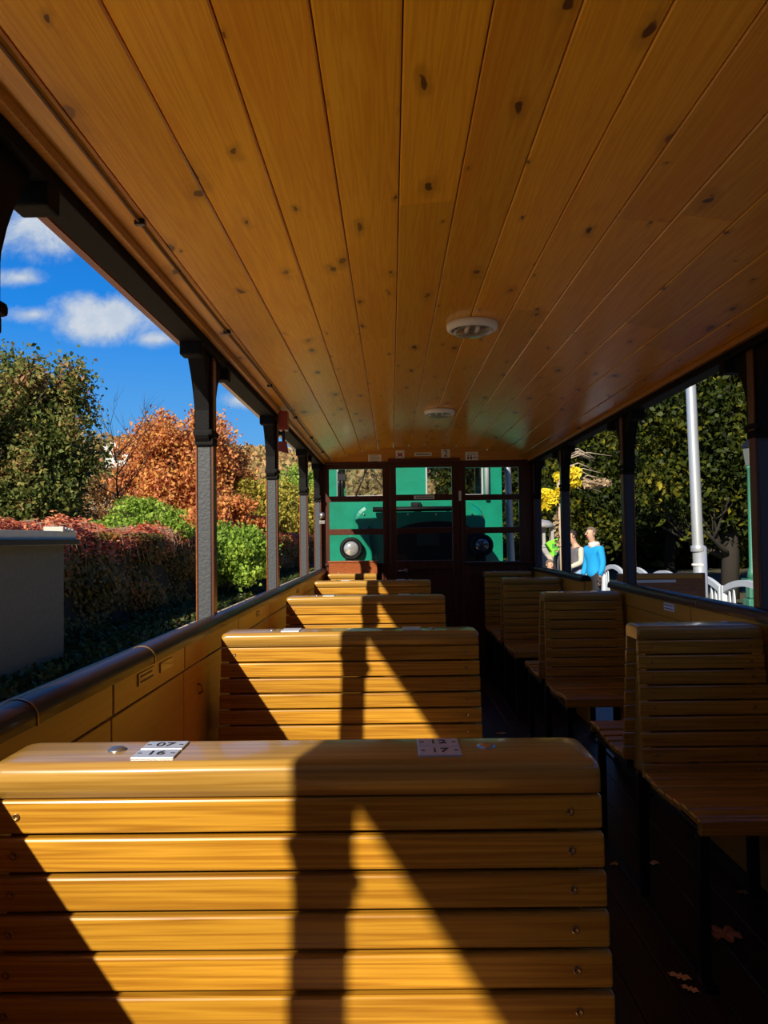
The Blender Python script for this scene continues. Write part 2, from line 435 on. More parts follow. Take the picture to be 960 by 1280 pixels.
bm = BM(); box(bm, XL, XR, YE-.016, YE-.0085, zt-.012, zt+.010, .003); box(bm, ex(486), ex(576), YE-.03, YE-.0165, zt-.005, zt+.034, .003); struct(obj('trim_8', bm, M['frame']))
for nm, (a, b) in wins.items():
    r = struct(bpy.data.objects.new(nm, None)); COL.objects.link(r); r.location = ((ex(a)+ex(b))/2, YE, (zlow+Z(585))/2)
    lx, lz = r.location.x, r.location.z
    bm = BM()
    for z1, z0 in zbar: box(bm, ex(a)-lx-.004, ex(b)-lx+.004, -.008, .045, z0-lz, z1-lz, .004)
    box(bm, ex(a)-lx-.03, ex(a)-lx+.004, -.01, -.001, zlow-lz, Z(585)-lz, .002); box(bm, ex(b)-lx-.004, ex(b)-lx+.03, -.01, -.001, zlow-lz, Z(585)-lz, .002)
    obj('window_frame', bm, M['frame'], r)
    bm = BM()
    for (t0, t1) in rows: box(bm, ex(a)-lx-.002, ex(b)-lx+.002, .018, .022, Z(t1)-lz-.005, Z(t0)-lz+.005)
    obj('window_pane', bm, M['glass'], r)
# door
dr = struct(bpy.data.objects.new('door_1', None)); COL.objects.link(dr); dr.location = ((DX0+DX1)/2, YE, 0)
cx = dr.location.x
bm = BM()
box(bm, DX0-cx, ex(496)-cx, -.012, .035, .0, zt, .004); box(bm, ex(565.5)-cx, DX1-cx, -.012, .035, .0, zt, .004)
box(bm, ex(496)-cx, ex(565.5)-cx, -.01, .035, Z(584.5), zt, .003)
for (z1, z0) in ((Z(618.5), Z(626)), (Z(660), Z(667)), (Z(701), Z(712)), (.55, .45), (.15, 0)):
    box(bm, ex(496)-cx, ex(565.5)-cx, -.010, .035, min(z0, z1), max(z0, z1), .003)
box(bm, ex(496)-cx, ex(565.5)-cx, .005, .025, .15, .45); box(bm, ex(496)-cx, ex(565.5)-cx, .005, .025, .55, Z(712))
obj('door_leaf', bm, M['frame'], dr)
bm = BM()
for (t0, t1) in ((584, 618), (626, 660), (667, 701)): box(bm, ex(496)-cx, ex(565.5)-cx, .012, .016, Z(t1), Z(t0))
obj('door_glass', bm, M['glass'], dr)
bm = BM(); tube(bm, [(ex(507)-cx, -.012, Z(713)), (ex(507)-cx, -.045, Z(713)), (ex(497)-cx, -.05, Z(713.5))], .008); lathe(bm, [(.02, 0), (.02, .006)], (ex(507)-cx, -.018, Z(713)), axis='Y')
obj('door_handle', bm, M['zinc'], dr)

# little signs on the gable and door
def sign(px0, px1, py0, py1, label, txt=None, tsize=.05, ink=None, deco=None, y=None, mat=None):
    x, z = (ex(px0)+ex(px1))/2, (Z(py0)+Z(py1))/2
    y = (YE-.009) if y is None else y
    t = thing('notice', label, 'sign', (x, y, z))
    hx, hz = (ex(px1)-ex(px0))/2, (Z(py0)-Z(py1))/2
    bm = BM(); box(bm, -hx, hx, -.003, 0, -hz, hz, .0006, seg=1); obj('sign_board', bm, mat or M['sign'], t)
    R = Matrix.Translation((0, -.0036, 0)) @ Matrix.Rotation(math.pi/2, 4, 'X')
    if txt: text_mesh(txt, tsize, ink or M['ink'], t, R)
    if deco:
        bm = BM(); deco(bm, hx, hz); obj('symbol', bm, ink or M['ink'], t)
    return t
def deco_cross(bm, hx, hz):
    for a in (-1, 1):
        box(bm, -hx*.75, hx*.75, -.0040, -.0032, -.004, .004, M4=Matrix.Rotation(a*.7, 4, 'Y'))
    box(bm, -hx*.45, hx*.45, -.0044, -.0041, -.012, .006)
def deco_people(bm, hx, hz):
    for k in (-1.6, -.2): 
        box(bm, k*.02-.008, k*.02+.006, -.004, -.0032, -hz*.7, -hz*.1); box(bm, k*.02-.006, k*.02+.004, -.004, -.0032, 0, hz*.22)
    box(bm, .01, hx*.8, -.004, -.0032, -hz*.35, -hz*.2)
    for k in range(5):
        a0, a1 = math.pi*(k/5), math.pi*((k+.85)/5); r0, r1 = hx*.5, hx*.62
        prism(bm, [(r0*math.cos(a0), hz*.25+.5*r0*math.sin(a0)), (r1*math.cos(a0), hz*.25+.5*r1*math.sin(a0)), (r1*math.cos(a1), hz*.25+.5*r1*math.sin(a1)), (r0*math.cos(a1), hz*.25+.5*r0*math.sin(a1))], 'Y', -.004, -.0032)
def deco_lines(bm, hx, hz):
    k = -hx*.8
    while k < hx*.8:
        w_ = random.uniform(.006, .012); box(bm, k, min(k+w_, hx*.85), -.004, -.0032, -hz*.4, hz*.4); k += w_+.004
def deco_sheet(bm, hx, hz):
    for k in range(5): box(bm, -hx*.75, hx*random.uniform(.3, .8), -.004, -.0032, hz*(.7-.35*k)-.003, hz*(.7-.35*k)+.001)
sign(461.5, 478, 568, 577.5, 'faded paper sheet on the gable above the left end window', deco=deco_sheet, ink=M['cable'])
sign(496, 507, 563, 573.5, 'square prohibition sign with red crossed symbol above the door', deco=deco_cross, ink=M['signred'])
sign(519.5, 541, 566, 570.5, 'narrow lettered strip on the gable over the door centre', deco=deco_lines)
sign(553, 564, 562.5, 573.5, 'small square sign with the numeral 2 above the door', '2', .085)
sign(583, 599, 566, 577, 'small sign with tiny figures above the right end window', deco=deco_people)
sign(518, 543.5, 620, 624.5, 'thin lettered strip on the upper crossbar of the end door', deco=deco_lines, y=YE-.0125)
bm = BM(); box(bm, -.012, .012, -.02, 0, -.045, .045, .003); box(bm, -.006, .006, -.03, -.018, -.01, .01, .002)
tag(obj('door_latch', bm, M['sign'], loc=(ex(575.5), YE-.0135, Z(621))), 'pale latch plate on the right door jamb', 'latch')

# ------------------------------------------------------------------ benches
PITCH = .0505; HT = .94
def make_bench(x0, x1, wall_side, plates=True, single=False, name='slatted_bench'):
    """origin at (x0+x1)/2 on the floor; near back's top face at y=0, hollow double back .12 deep, seats both sides"""
    t = thing(name, '', 'bench')
    hx = (x1-x0)/2; D = .12
    def yf(z, sg):     # face of near (sg -1) / far (+1) back at height z
        s_ = .055*((HT-z)/.47)
        return -s_ if sg < 0 else D+s_
    # cap
    prof = []
    zt_, zb_ = HT, HT-.046
    prof = [(-.006, zb_)] + [(-.006+.018*(1-math.cos(a)), zt_-.015*(1-math.sin(a))) for a in [math.pi/2*k/6 for k in range(7)]] + \
           [(D+.006-.018*(1-math.cos(a)), zt_-.015*(1-math.sin(a))) for a in [math.pi/2*(6-k)/6 for k in range(7)]] + [(D+.006, zb_)]
    bm = BM()
    ends = [(-hx, .013, -.028), (-hx+.003, .006, -.010), (-hx+.012, 0.0015, 0), (-hx+.028, 0, 0)]
    # loft along X with shrunken, rounded ends
    st = [(-hx, .80), (-hx+.003, .90), (-hx+.010, .965), (-hx+.024, 1.0), (hx-.024, 1.0), (hx-.010, .965), (hx-.003, .90), (hx, .80)]
    rings = []
    for xx, sc in st:
        rings.append([bm.verts.new((xx, D/2+(p[0]-D/2)*(1-(1-sc)*.35), zb_+(p[1]-zb_)*sc)) for p in prof])
    for A, B in zip(rings, rings[1:]):
        for k in range(len(prof)):
            f = bm.faces.new((A[k], A[(k+1) % len(prof)], B[(k+1) % len(prof)], B[k])); f.smooth = True
    bm.faces.new(rings[0]); bm.faces.new(rings[-1][::-1])
    obj('top_cap', bm, M['cap'], t)
    # backs
    for sg in (-1, 1):
        if single and sg > 0: continue
        bm = BM()
        nsl = 9
        for k in range(nsl):
            z1 = zb_-.003-PITCH*k; z0 = z1-.0458
            ym = (yf(z0, sg)+yf(z1, sg))/2
            box(bm, -hx-.002*k*.4, hx+.002*k*.4, min(ym, ym-sg*.018), max(ym, ym-sg*.018), z0, z1, .0035)
        obj('backrest', bm, M['slat'], t)
    # end uprights inside the hollow back
    for xx in (-hx+.03, hx-.06):
        bm = BM(); prism(bm, [(yf(.42, -1)+.02, .42), (.016, zb_+.002), (D-.016, zb_+.002), (yf(.42, 1)-.02, .42)], 'X', xx, xx+.028)
        obj('back_frame', bm, M['slat'], t)
    # seats
    for sg in ((-1,) if single else (-1, 1)):
        bm = BM()
        y = yf(.47, sg)+sg*.004
        for k in range(7):
            ya, yb = y+sg*.062*k, y+sg*(.062*k+.057)
            dz = -.012*(1-abs(k-2.5)/3.5) if k < 5 else 0
            dz = [-.010, -.016, -.018, -.014, -.007, 0, 0][k]
            box(bm, -hx-.004, hx+.004, min(ya, yb), max(ya, yb), .450+dz, .472+dz, .005)
        ye = y+sg*.062*7
        box(bm, -hx-.004, hx+.004, min(ye-sg*.004, ye+sg*.018), max(ye-sg*.004, ye+sg*.018), .425, .470, .006)
        obj('seat', bm, M['slat'], t)
        for xx in (-hx+.01, hx-.035):
            bm = BM(); box(bm, xx, xx+.025, min(y, ye-sg*.01), max(y, ye-sg*.01), .405, .431, .002)
            obj('seat_rail', bm, M['steel'], t)
        for xx in (-hx+.01, hx-.04):
            bm = BM(); yy = ye-sg*.03
            box(bm, xx, xx+.03, min(yy, yy-sg*.03), max(yy, yy-sg*.03), .012, .405, .003); obj('leg', bm, M['steel'], t)
    for xx in (-hx+.008, hx-.042):
        bm = BM(); box(bm, xx, xx+.034, -.50 if True else 0, .10 if single else .62, 0, .012, .002)
        box(bm, xx, xx+.034, .045, .075, .010, .43, .002)
        obj('floor_rail', bm, M['steel'], t)
    # bolts & number plates on cap
    bm = BM(); lathe(bm, [(.014, 0), (.0135, .002), (.010, .0045), (.004, .006), (.0005, .0062)], (0, 0, 0), 20)
    me = bpy.data.meshes.new('cap_bolt'); bm.to_mesh(me); bm.free(); me.materials.append(M['zinc'])
    for xx in ((-hx+.16, hx-.15) if hx > .3 else (-hx+.1, hx-.1)):
        o = bpy.data.objects.new('cap_bolt', me); COL.objects.link(o); o.parent = t; o.location = (xx, D/2+.005, HT-.0005)
    # screws, both ends of every slat on the near back
    bm = BM(); lathe(bm, [(.0055, .001), (.0055, -.0012), (.003, -.0012), (.0028, .0), (.0004, .0)], (0, 0, 0), 12, axis='Y')
    ms = bpy.data.meshes.new('screw'); bm.to_mesh(ms); bm.free(); ms.materials.append(M['brass'])
    for k in range(9):
        z = zb_-.003-PITCH*k-.022
        for xx in (-hx+.045, hx-.045):
            o = bpy.data.objects.new('screw', ms); COL.objects.link(o); o.parent = t
            o.location = (xx, yf(z, -1)-.0004, z)
    return t
def add_plates(t, hx, txts, xs):
    for xx, tx in zip(xs, txts):
        for j, (yy, s_) in enumerate(((.036, tx[0]), (.081, tx[1]))):
            # two stacked plates: far one and near one
            y0 = .039 if j else .084
            bm = BM(); box(bm, xx-.031, xx+.031, yy-.021, yy+.021, HT-.0005, HT+.003, .0012)
            pl = obj('number_plate', bm, M['plate'], t)
            if s_:
                text_mesh(s_, .028, M['ink'], pl, Matrix.Translation((xx, yy, HT+.0034)), name='numeral')
                bm = BM()
                for sx in (-1, 1): box(bm, xx+sx*.024-.003, xx+sx*.024+.003, yy-.0015, yy+.0015, HT+.0028, HT+.0036)
                obj('rivet', bm, M['ink'], pl)
GRP = 'slatted wooden benches in the coach'
LX0, LX1 = -.572, .287
lc = (LX0+LX1)/2; lh = (LX1-LX0)/2
b1 = make_bench(LX0, LX1, 'left'); b1.location = (lc, 1.075, 0)
b2 = copy_tree(b1); b2.location = (lc, 2.55, 0)
b3 = copy_tree(b1); b3.location = (lc, 4.12, 0)
b4 = copy_tree(b1); b4.location = (lc, 5.62, 0)
b0 = copy_tree(b1); b0.location = (lc, -.54, 0)
add_plates(b1, lh, [('16', '07'), ('17', '12')], (-.345-lc, .066-lc))
for b in (b2, b3, b4): add_plates(b, lh, [(None, None), (None, None)], (-.345-lc, .066-lc))
tag(b1, 'large slatted wooden bench back filling the foreground, plates 17 and 12 on top', 'bench', GRP)
tag(b2, 'left slatted bench second from the viewer, behind the foreground bench', 'bench', GRP)
tag(b3, 'left slatted bench third from the viewer, seen past the first two', 'bench', GRP)
tag(b4, 'left slatted bench fourth from the viewer, the farthest of the wide ones', 'bench', GRP)
tag(b0, 'slatted bench behind the viewpoint on the left', 'bench', GRP)
b5 = make_bench(LX0, -.135, 'left', single=True); b5.location = ((LX0-.135)/2, 6.80, 0)
tag(b5, 'short sunlit slatted bench at the far end on the left, beside the door', 'bench', GRP)
RX0, RX1 = .835, 1.262
rc = (RX0+RX1)/2
r1 = make_bench(RX0, RX1, 'right'); r1.location = (rc, 2.62, 0)
r2 = copy_tree(r1); r2.location = (rc, 4.20, 0)
r3 = copy_tree(r1); r3.location = (rc, 5.72, 0)
r4 = make_bench(RX0, RX1, 'right', single=True); r4.location = (rc, 6.86, 0)
r0 = copy_tree(r1); r0.location = (rc, 1.05, 0)
tag(r1, 'narrow slatted bench on the right nearest the viewer, in deep shade', 'bench', GRP)
tag(r2, 'narrow right slatted bench second from the viewer, below the open half door', 'bench', GRP)
tag(r3, 'narrow right slatted bench third from the viewer', 'bench', GRP)
tag(r4, 'farthest narrow bench on the right, against the end wall', 'bench', GRP)
COL.objects.unlink(r0)
def rm(o):
    for c in list(o.children): rm(c)
    bpy.data.objects.remove(o)
rm(r0)

# brown chest ledge under the left end window
bm = BM(); box(bm, XL+.05, -.13, YE-.115, YE-.024, .0, CH-.215, .004); box(bm, XL+.04, -.12, YE-.125, YE-.024, CH-.215, CH-.20, .004)
tag(obj('wall_box', bm, M['trimred']), 'red-brown wooden box standing under the left end window', 'box')

# ------------------------------------------------------------------ ceiling lamps
def lamp(y, label):
    z = ceil_z(.335)
    t = thing('ceiling_lamp', label, 'lamp', (.335, y, z-.001), group='round ceiling lamps')
    bm = BM(); lathe(bm, [(.101, 0), (.103, -.012), (.100, -.024), (.090, -.030), (.084, -.028), (.084, -.004)], n=40); obj('base_ring', bm, M['white'], t)
    bm = BM(); lathe(bm, [(.084, -.024), (.080, -.034), (.066, -.043), (.040, -.049), (.001, -.051)], n=40); obj('lens', bm, glass('lamp_lens', (.92, .88, .84), 1.3, .08) if 'lamp_lens' not in bpy.data.materials else bpy.data.materials['lamp_lens'], t)
    bm = BM(); lathe(bm, [(.08, -.004), (.079, -.006), (.001, -.006)], n=30); obj('reflector', bm, M['lens'], t)
    for k in (-1, 1):
        bm = BM(); tube(bm, [(k*.02, -.04, -.020), (k*.022, 0, -.022), (k*.02, .04, -.020)], .009); obj('bulb', bm, M['white'], t)
lamp(3.02, 'round white ceiling lamp nearer the viewer'); lamp(5.08, 'smaller looking round ceiling lamp farther down the coach')

# cable along the left ceiling edge with clips
t = thing('ceiling_cable', 'thin brown cable clipped along the left edge of the ceiling', 'cable', (0, 0, 0))
bm = BM(); cx_ = -.562; pts = []
for k in range(60):
    y = YB+(YE-YB)*k/59; pts.append((cx_+.003*math.sin(y*2.1), y, ceil_z(cx_)-.006))
tube(bm, pts, .0035, 6); obj('cord', bm, M['cable'], t)
for y in (.45, 1.7, 2.62, 3.55, 4.5, 5.4, 6.3):
    bm = BM(); box(bm, cx_-.012, cx_+.012, y-.007, y+.007, ceil_z(cx_)-.013, ceil_z(cx_)+.001, .002); obj('clip', bm, M['steel'], t)

# emergency brake box on the third left post
t = thing('brake_handle_box', 'dark red emergency brake box with handle hanging on the left post', 'brake handle', (-.585, 4.16, CH+.60))
bm = BM(); box(bm, -.026, .026, -.03, .03, .0, .105, .004); box(bm, .0265, .029, -.008, .008, .06, .07, .001); obj('housing', bm, M['redbox'], t)
bm = BM(); box(bm, -.008, .008, -.006, .006, -.06, .0, .002); obj('pull_rod', bm, M['steel'], t)
bm = BM(); prism(bm, [(-.03, -.06), (.016, -.06), (.020, -.10), (.026, -.118), (.022, -.126), (.008, -.122), (-.004, -.116), (-.03, -.112)], 'Y', -.014, .014, bev=.002); obj('handle', bm, M['redbox'], t)

# small knob fitting on the corner post
t = thing('wall_switch', 'round metal knob on the left corner post near the end wall', 'switch', (XL+.012, 6.70, CH+.21))
bm = BM(); lathe(bm, [(.001, -.03), (.02, -.026), (.028, -.012), (.022, 0)], n=16, axis='Y'); obj('knob', bm, M['zinc'], t)
bm = BM(); box(bm, -.026, .026, -.002, .02, -.075, -.045, .003); obj('plate', bm, M['zinc'], t)

# little seat-number / notice strips on the friezes
def strip(side, y, ln, hz, label, mat, ztop=CH-.335, lines=True):
    s = 1 if side == 'left' else -1
    X = XL+.0045 if side == 'left' else XR-.0045
    t = thing('wall_label', label, 'label', (X, y, ztop))
    bm = BM(); box(bm, min(0, s*.0025), max(0, s*.0025), -ln/2, ln/2, -hz/2, hz/2, .0006, seg=1); obj('strip_plate', bm, mat, t)
    if lines:
        bm = BM()
        for r_ in (-.22, .22):
            k = -ln/2+.012
            while k < ln/2-.014:
                w_ = random.uniform(.006, .012); box(bm, min(s*.0024, s*.0031), max(s*.0024, s*.0031), k, k+w_, r_*hz-.0028, r_*hz+.0028); k += w_+.004
        obj('printed_lines', bm, M['ink'], t)
M['woodplate'] = plain('amber_label', (.50, .24, .05), .4, coat=.3)
strip('left', 1.90, .12, .03, 'small printed amber plate on the left wall, the nearer one', M['woodplate'])
strip('left', 2.07, .11, .026, 'faint blank amber plate on the left wall right of the printed one', M['woodplate'], lines=False)
strip('left', 3.50, .07, .03, 'small plate on the left wall between third and fourth bench', M['woodplate'])
strip('left', 5.0, .12, .03, 'small plate on the left wall far along the frieze', M['woodplate'])
strip('right', 3.55, .13, .034, 'small white label strip on the right wall frieze', M['sign'])
bm = BM(); tube(bm, [(0, 0, .018), (.014, 0, .012), (.016, 0, -.006), (.004, 0, -.014)], .0035, 6)
tag(obj('wall_hook', bm, M['brass'], loc=(XL+.001, 2.42, CH-.47)), 'tiny brass hook on the left wall panel before the second bench', 'hook')

# ------------------------------------------------------------------ half door folded open outside the entrance
t = thing('half_door', 'brown wooden half door swung open outside the right wall', 'door', (XR+.07, 4.60, 0))
bm = BM(); box(bm, 0, .52, -.018, .018, .02, CH-.23, .004)
box(bm, .05, .47, -.024, -.017, .1, CH-.33, .003); obj('door_panel', bm, M['trimred'], t)
bm = BM(); box(bm, .02, .50, -.028, -.0185, CH-.262, CH-.235, .002); obj('top_strip', bm, M['panel'], t)
bm = BM(); box(bm, .10, .34, -.0265, -.0245, CH-.285, CH-.268, .001); obj('sticker', bm, M['sign'], t)
bm = BM(); 
for z in (.2, .8): tube(bm, [(0, -.02, z-.03), (0, -.02, z+.03)], .008)
obj('hinge', bm, M['steel'], t)

# ------------------------------------------------------------------ fallen leaves on the floor
def floor_leaf(p, size, rot, col, label, lobes=5):
    bm = BM(); n_ = 40; c = bm.verts.new((0, 0, .004)); ring = []
    for k in range(n_):
        a = 2*math.pi*k/n_
        if lobes: r = size*(.55+.38*abs(math.cos(lobes*a/2))**.7+.06*math.sin(7*a))
        else: r = size*math.sqrt(1/((math.cos(a))**2+(math.sin(a)/.42)**2))
        ring.append(bm.verts.new((r*math.cos(a), r*math.sin(a), .002+.006*math.sin(a*3+rot)**2)))
    for k in range(n_): bm.faces.new((c, ring[k], ring[(k+1) % n_]))
    r = bmesh.ops.extrude_face_region(bm, geom=list(bm.faces)); bmesh.ops.translate(bm, verts=[v for v in r['geom'] if isinstance(v, bmesh.types.BMVert)], vec=(0, 0, .0008))
    tube(bm, [(-size*.5, 0, .003), (-size*1.2, size*.1, .005)], .0012, 5)
    o = obj('fallen_leaf', bm, col, loc=(p.x, p.y, .003)); o.rotation_euler = (0, 0, rot)
    tag(o, label, 'leaf', 'dry leaves on the coach floor')
LY = plain('tan_dry_leaf', (.80, .48, .15), .6, var=.2); LB = plain('red_brown_dry_leaf', (.50, .20, .07), .6, var=.3)
for (u, v, s_, r_, c, lb, lo) in [(771, 1082, .024, .3, LY, 'small tan leaf on the floor right of the foreground bench', 0),
                                 (812, 1081, .038, 0, LY, 'long tan leaf on the floor beside the small tan leaf', 0),
                                 (851, 1224, .030, -.5, LY, 'tan curled leaf low on the floor near the bottom edge', 0), (864, 1240, .024, -.7, LY, 'lower half of the tan leaf pair near the bottom edge', 0),
                                 (907, 1170, .052, .8, LB, 'large red-brown lobed leaf on the dark floor', 5),
                                 (927, 1080, .03, 1.2, LB, 'lobed brown leaf under the nearest right bench', 5), (913, 1088, .02, 2, LB, 'small brown leaf touching the lobed leaf under the bench', 0),
                                 (932, 1118, .026, 0, LB, 'flat brown leaf under the bench, close to the right edge', 0),
                                 (627, 918, .03, 0, LY, 'pale leaf in the aisle beyond the foreground bench', 0)]:
    floor_leaf(atZ(u, v, 0), s_, r_, c, lb, lo)

# ================================================================== outside
def groundmat():
    m, n, b = new_mat('leafy_ground'); t = n.new('ShaderNodeTexCoord').outputs['Object']
    a = n.noise(t, .6, 5, .6); c = n.noise(t, 9, 4, .7)
    col = n.mix(n.smooth(a, .35, .65), (.045, .060, .018), (.075, .055, .032)); col = n.mix(n.smooth(c, .55, .7), col, (.14, .08, .03))
    n.link(col, b.inputs['Base Color']); b.inputs['Roughness'].default_value = .9
    bp = n.new('ShaderNodeBump'); bp.inputs['Strength'].default_value = .6; bp.inputs['Distance'].default_value = .05; n.link(c, bp.inputs['Height']); n.link(bp.outputs[0], b.inputs['Normal'])
    return m
bm = BM(); box(bm, -160, 160, -60, 260, GZ-.5, GZ, 0)
struct(obj('ground', bm, groundmat()))
M['asphalt'] = plain('pale_platform_paving', (.15, .145, .135), .8, bump=.3, bscale=14, var=.15)
bm = BM(); box(bm, 1.75, 7.6, -8, 40, GZ, GZ+.03, .01)
struct(obj('platform_paving', bm, M['asphalt']))
M['ballast'] = plain('brown_track_ballast', (.11, .085, .065), .9, bump=1.0, bscale=22, var=.5)
bm = BM(); box(bm, -.74, 1.75, -8, 60, GZ, GZ+.02, .01); struct(obj('track_bed', bm, M['ballast']))
bm = BM(); box(bm, -4.0, -.75, -10, 60, GZ, GZ+.035, .01); struct(obj('bounce_path', bm, plain('pale_bounce_gravel', (.72, .55, .33), .9, bump=.8, bscale=40, var=.2)))  # unseen pale strip, added to bounce sunlight up onto the ceiling

# ---- foliage machinery
def leaves(name, pts, size, mat, parent=None, flat=.6, elong=1.5, nrm=None):
    """pts Nx3 numpy; each leaf an island of two triangles (folded quad)"""
    n = len(pts)
    d = RNG.normal(size=(n, 3)); d[:, 2] = np.abs(d[:, 2])*flat+.2
    if nrm is not None: d = d*.6+nrm*1.1
    d /= np.linalg.norm(d, axis=1)[:, None]
    a = np.cross(d, RNG.normal(size=(n, 3))); a /= np.linalg.norm(a, axis=1)[:, None]
    b = np.cross(d, a); s = size*RNG.uniform(.6, 1.35, (n, 1))
    v = np.empty((n, 4, 3)); fold = d*s*.18
    v[:, 0] = pts-a*s*elong*.5; v[:, 1] = pts+b*s*.45+fold; v[:, 2] = pts+a*s*elong*.5; v[:, 3] = pts-b*s*.45+fold
    me = bpy.data.meshes.new(name); me.vertices.add(4*n); me.vertices.foreach_set('co', v.reshape(-1))
    me.loops.add(4*n); me.loops.foreach_set('vertex_index', np.arange(4*n)); me.polygons.add(n)
    me.polygons.foreach_set('loop_start', np.arange(n)*4); me.polygons.foreach_set('loop_total', np.full(n, 4)); me.update(calc_edges=True)
    return link(name, me, mat, parent)
def crown_pts(n, r, blobs=14, hollow=.45, seed=0, lump=.45):
    """points in clumps on/in an ellipsoid of radii r centred on the origin"""
    g = np.random.default_rng(seed)
    c = g.normal(size=(blobs, 3)); c /= np.linalg.norm(c, axis=1)[:, None]; c *= g.uniform(.35, .78, (blobs, 1))
    br = g.uniform(lump*.7, lump*1.25, blobs)
    k = g.integers(0, blobs, n); d = g.normal(size=(n, 3)); d /= np.linalg.norm(d, axis=1)[:, None]
    rad = br[k]*g.uniform(hollow, 1, n)**.5
    return (c[k]+d*rad[:, None])*np.array(r)
BARK = plain('grey_brown_bark', (.085, .062, .045), .85, bump=.8, bscale=30, var=.4)
BARKD = plain('dark_bark', (.03, .024, .018), .9, bump=.6, bscale=20, var=.3)
def branches(h, spread, n, r0, seed, z0=0.3, depth=2):
    g = random.Random(seed); bm = BM()
    tube(bm, [(0, 0, 0), (.02*h, .01*h, h*.35), (0, 0, h*.62), (.02*h, 0, h*.92)], [r0, r0*.75, r0*.45, r0*.08], 9)
    def br(p, d, L, r, lv):
        q = [p]; dd = d.copy()
        for k in range(4):
            dd = (dd+Vector((g.uniform(-.22, .22), g.uniform(-.22, .22), g.uniform(-.05, .25)))).normalized(); q.append(q[-1]+dd*L/4)
        tube(bm, q, [r, r*.8, r*.6, r*.4, r*.12], 5)
        if lv > 0:
            for k in range(3):
                i = g.randint(1, 3); nd = (dd+Vector((g.uniform(-1, 1), g.uniform(-1, 1), g.uniform(-.2, .7)))).normalized(); br(q[i], nd, L*.6, r*.5, lv-1)
    for k in range(n):
        a = 2*math.pi*k/n+g.uniform(-.4, .4); z = h*g.uniform(z0, .8)
        br(Vector((0, 0, z)), Vector((math.cos(a), math.sin(a), g.uniform(.35, 1.1))).normalized(), spread*g.uniform(.7, 1.1), r0*.38, depth)
    return bm
def ridge(name, pts, h, base):
    bm = BM(); A = []; n_ = 70
    for i in range(n_+1):
        q = i/n_*(len(pts)-1); k = min(int(q), len(pts)-2); p = Vector(pts[k]).lerp(Vector(pts[k+1]), q-k)
        hh = h*(.8+.35*mnoise.noise(Vector((i*.19, 3, 0)))); row = []
        for j in range(7):
            f_ = j/6; off = p.normalized()*f_*38
            row.append(bm.verts.new((p.x+off.x, p.y+off.y, GZ+hh*f_**.8+1.5*mnoise.noise(Vector((i*.9, j*.9, 1)))*f_)))
        A.append(row)
    for a, b in zip(A, A[1:]):
        for j in range(6): bm.faces.new((a[j], b[j], b[j+1], a[j+1])).smooth = True
    return struct(obj(name, bm, base))
def tree(label, loc, r, zc, n, size, mat, seed, name='tree', cat='tree', group=None, trunk=.14, blobs=16, lump=.45, bark=None, nb=8, flat=.6):
    t = thing(name, label, cat, (loc[0], loc[1], GZ), group=group)
    P = crown_pts(n, r, blobs, seed=seed, lump=lump, hollow=.05); P += np.random.default_rng(seed).normal(0, .05, P.shape)*np.array(r); P[:, 2] += zc-GZ
    P = P[P[:, 2] > .12]
    leaves('foliage', P, size, mat, t, flat=flat)
    h = zc-GZ+r[2]*.55
    obj('trunk', branches(h, max(r[0], r[1])*.6, nb, trunk, seed, z0=max(.15, (zc-GZ-r[2])/h)), bark or BARK, t)
    return t
LM = {}
LM['dgreen'] = leafmat('dark_green_red_tipped', [(0, (.05, .08, .018)), (.45, (.14, .18, .04)), (.72, (.30, .26, .07)), (1, (.46, .17, .12))])
LM['orange'] = leafmat('orange_red_leaves', [(0, (.36, .12, .05)), (.4, (.66, .24, .08)), (.72, (.72, .40, .10)), (1, (.80, .26, .20))])
LM['brown'] = leafmat('russet_brown_leaves', [(0, (.13, .075, .035)), (.5, (.32, .17, .06)), (1, (.48, .28, .10))])
LM['yellow'] = leafmat('yellow_green_leaves', [(0, (.16, .17, .03)), (.5, (.46, .40, .06)), (1, (.62, .50, .08))])
LM['green'] = leafmat('fresh_green_leaves', [(0, (.10, .18, .02)), (.5, (.26, .42, .05)), (1, (.48, .60, .10))])
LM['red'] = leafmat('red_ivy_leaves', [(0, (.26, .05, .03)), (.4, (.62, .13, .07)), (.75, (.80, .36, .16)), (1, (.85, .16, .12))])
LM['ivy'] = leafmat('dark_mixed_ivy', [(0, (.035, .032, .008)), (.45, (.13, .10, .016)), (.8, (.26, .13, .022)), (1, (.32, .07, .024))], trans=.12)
LM['gloom'] = leafmat('shade_toned_maple', [(0, (.006, .012, .002)), (.35, (.024, .040, .004)), (.7, (.065, .080, .006)), (.9, (.16, .14, .008)), (1, (.42, .34, .02))], trans=.3)  # shade put into the dark leaf tones, few light ones for sunlit spots
LM['ginkgo'] = leafmat('bright_yellow_leaves', [(0, (.50, .40, .02)), (.5, (.86, .70, .03)), (1, (.95, .82, .10))])
LM['dry'] = leafmat('dry_beige_seeds', [(0, (.30, .20, .10)), (1, (.75, .58, .36))])
LM['forest'] = leafmat('autumn_forest', [(0, (.22, .19, .08)), (.3, (.42, .34, .12)), (.6, (.58, .32, .13)), (1, (.58, .50, .20))])

ridge('sky_blocking_ridge', [(42, 150), (55, 90), (60, 40), (55, 0), (42, -38), (8, -58), (-30, -60)], 38, plain('sky_blocking_slope', (.035, .042, .014), .95, bscale=.4, var=.5))  # unseen ridge added right and behind to cut the blue sky light
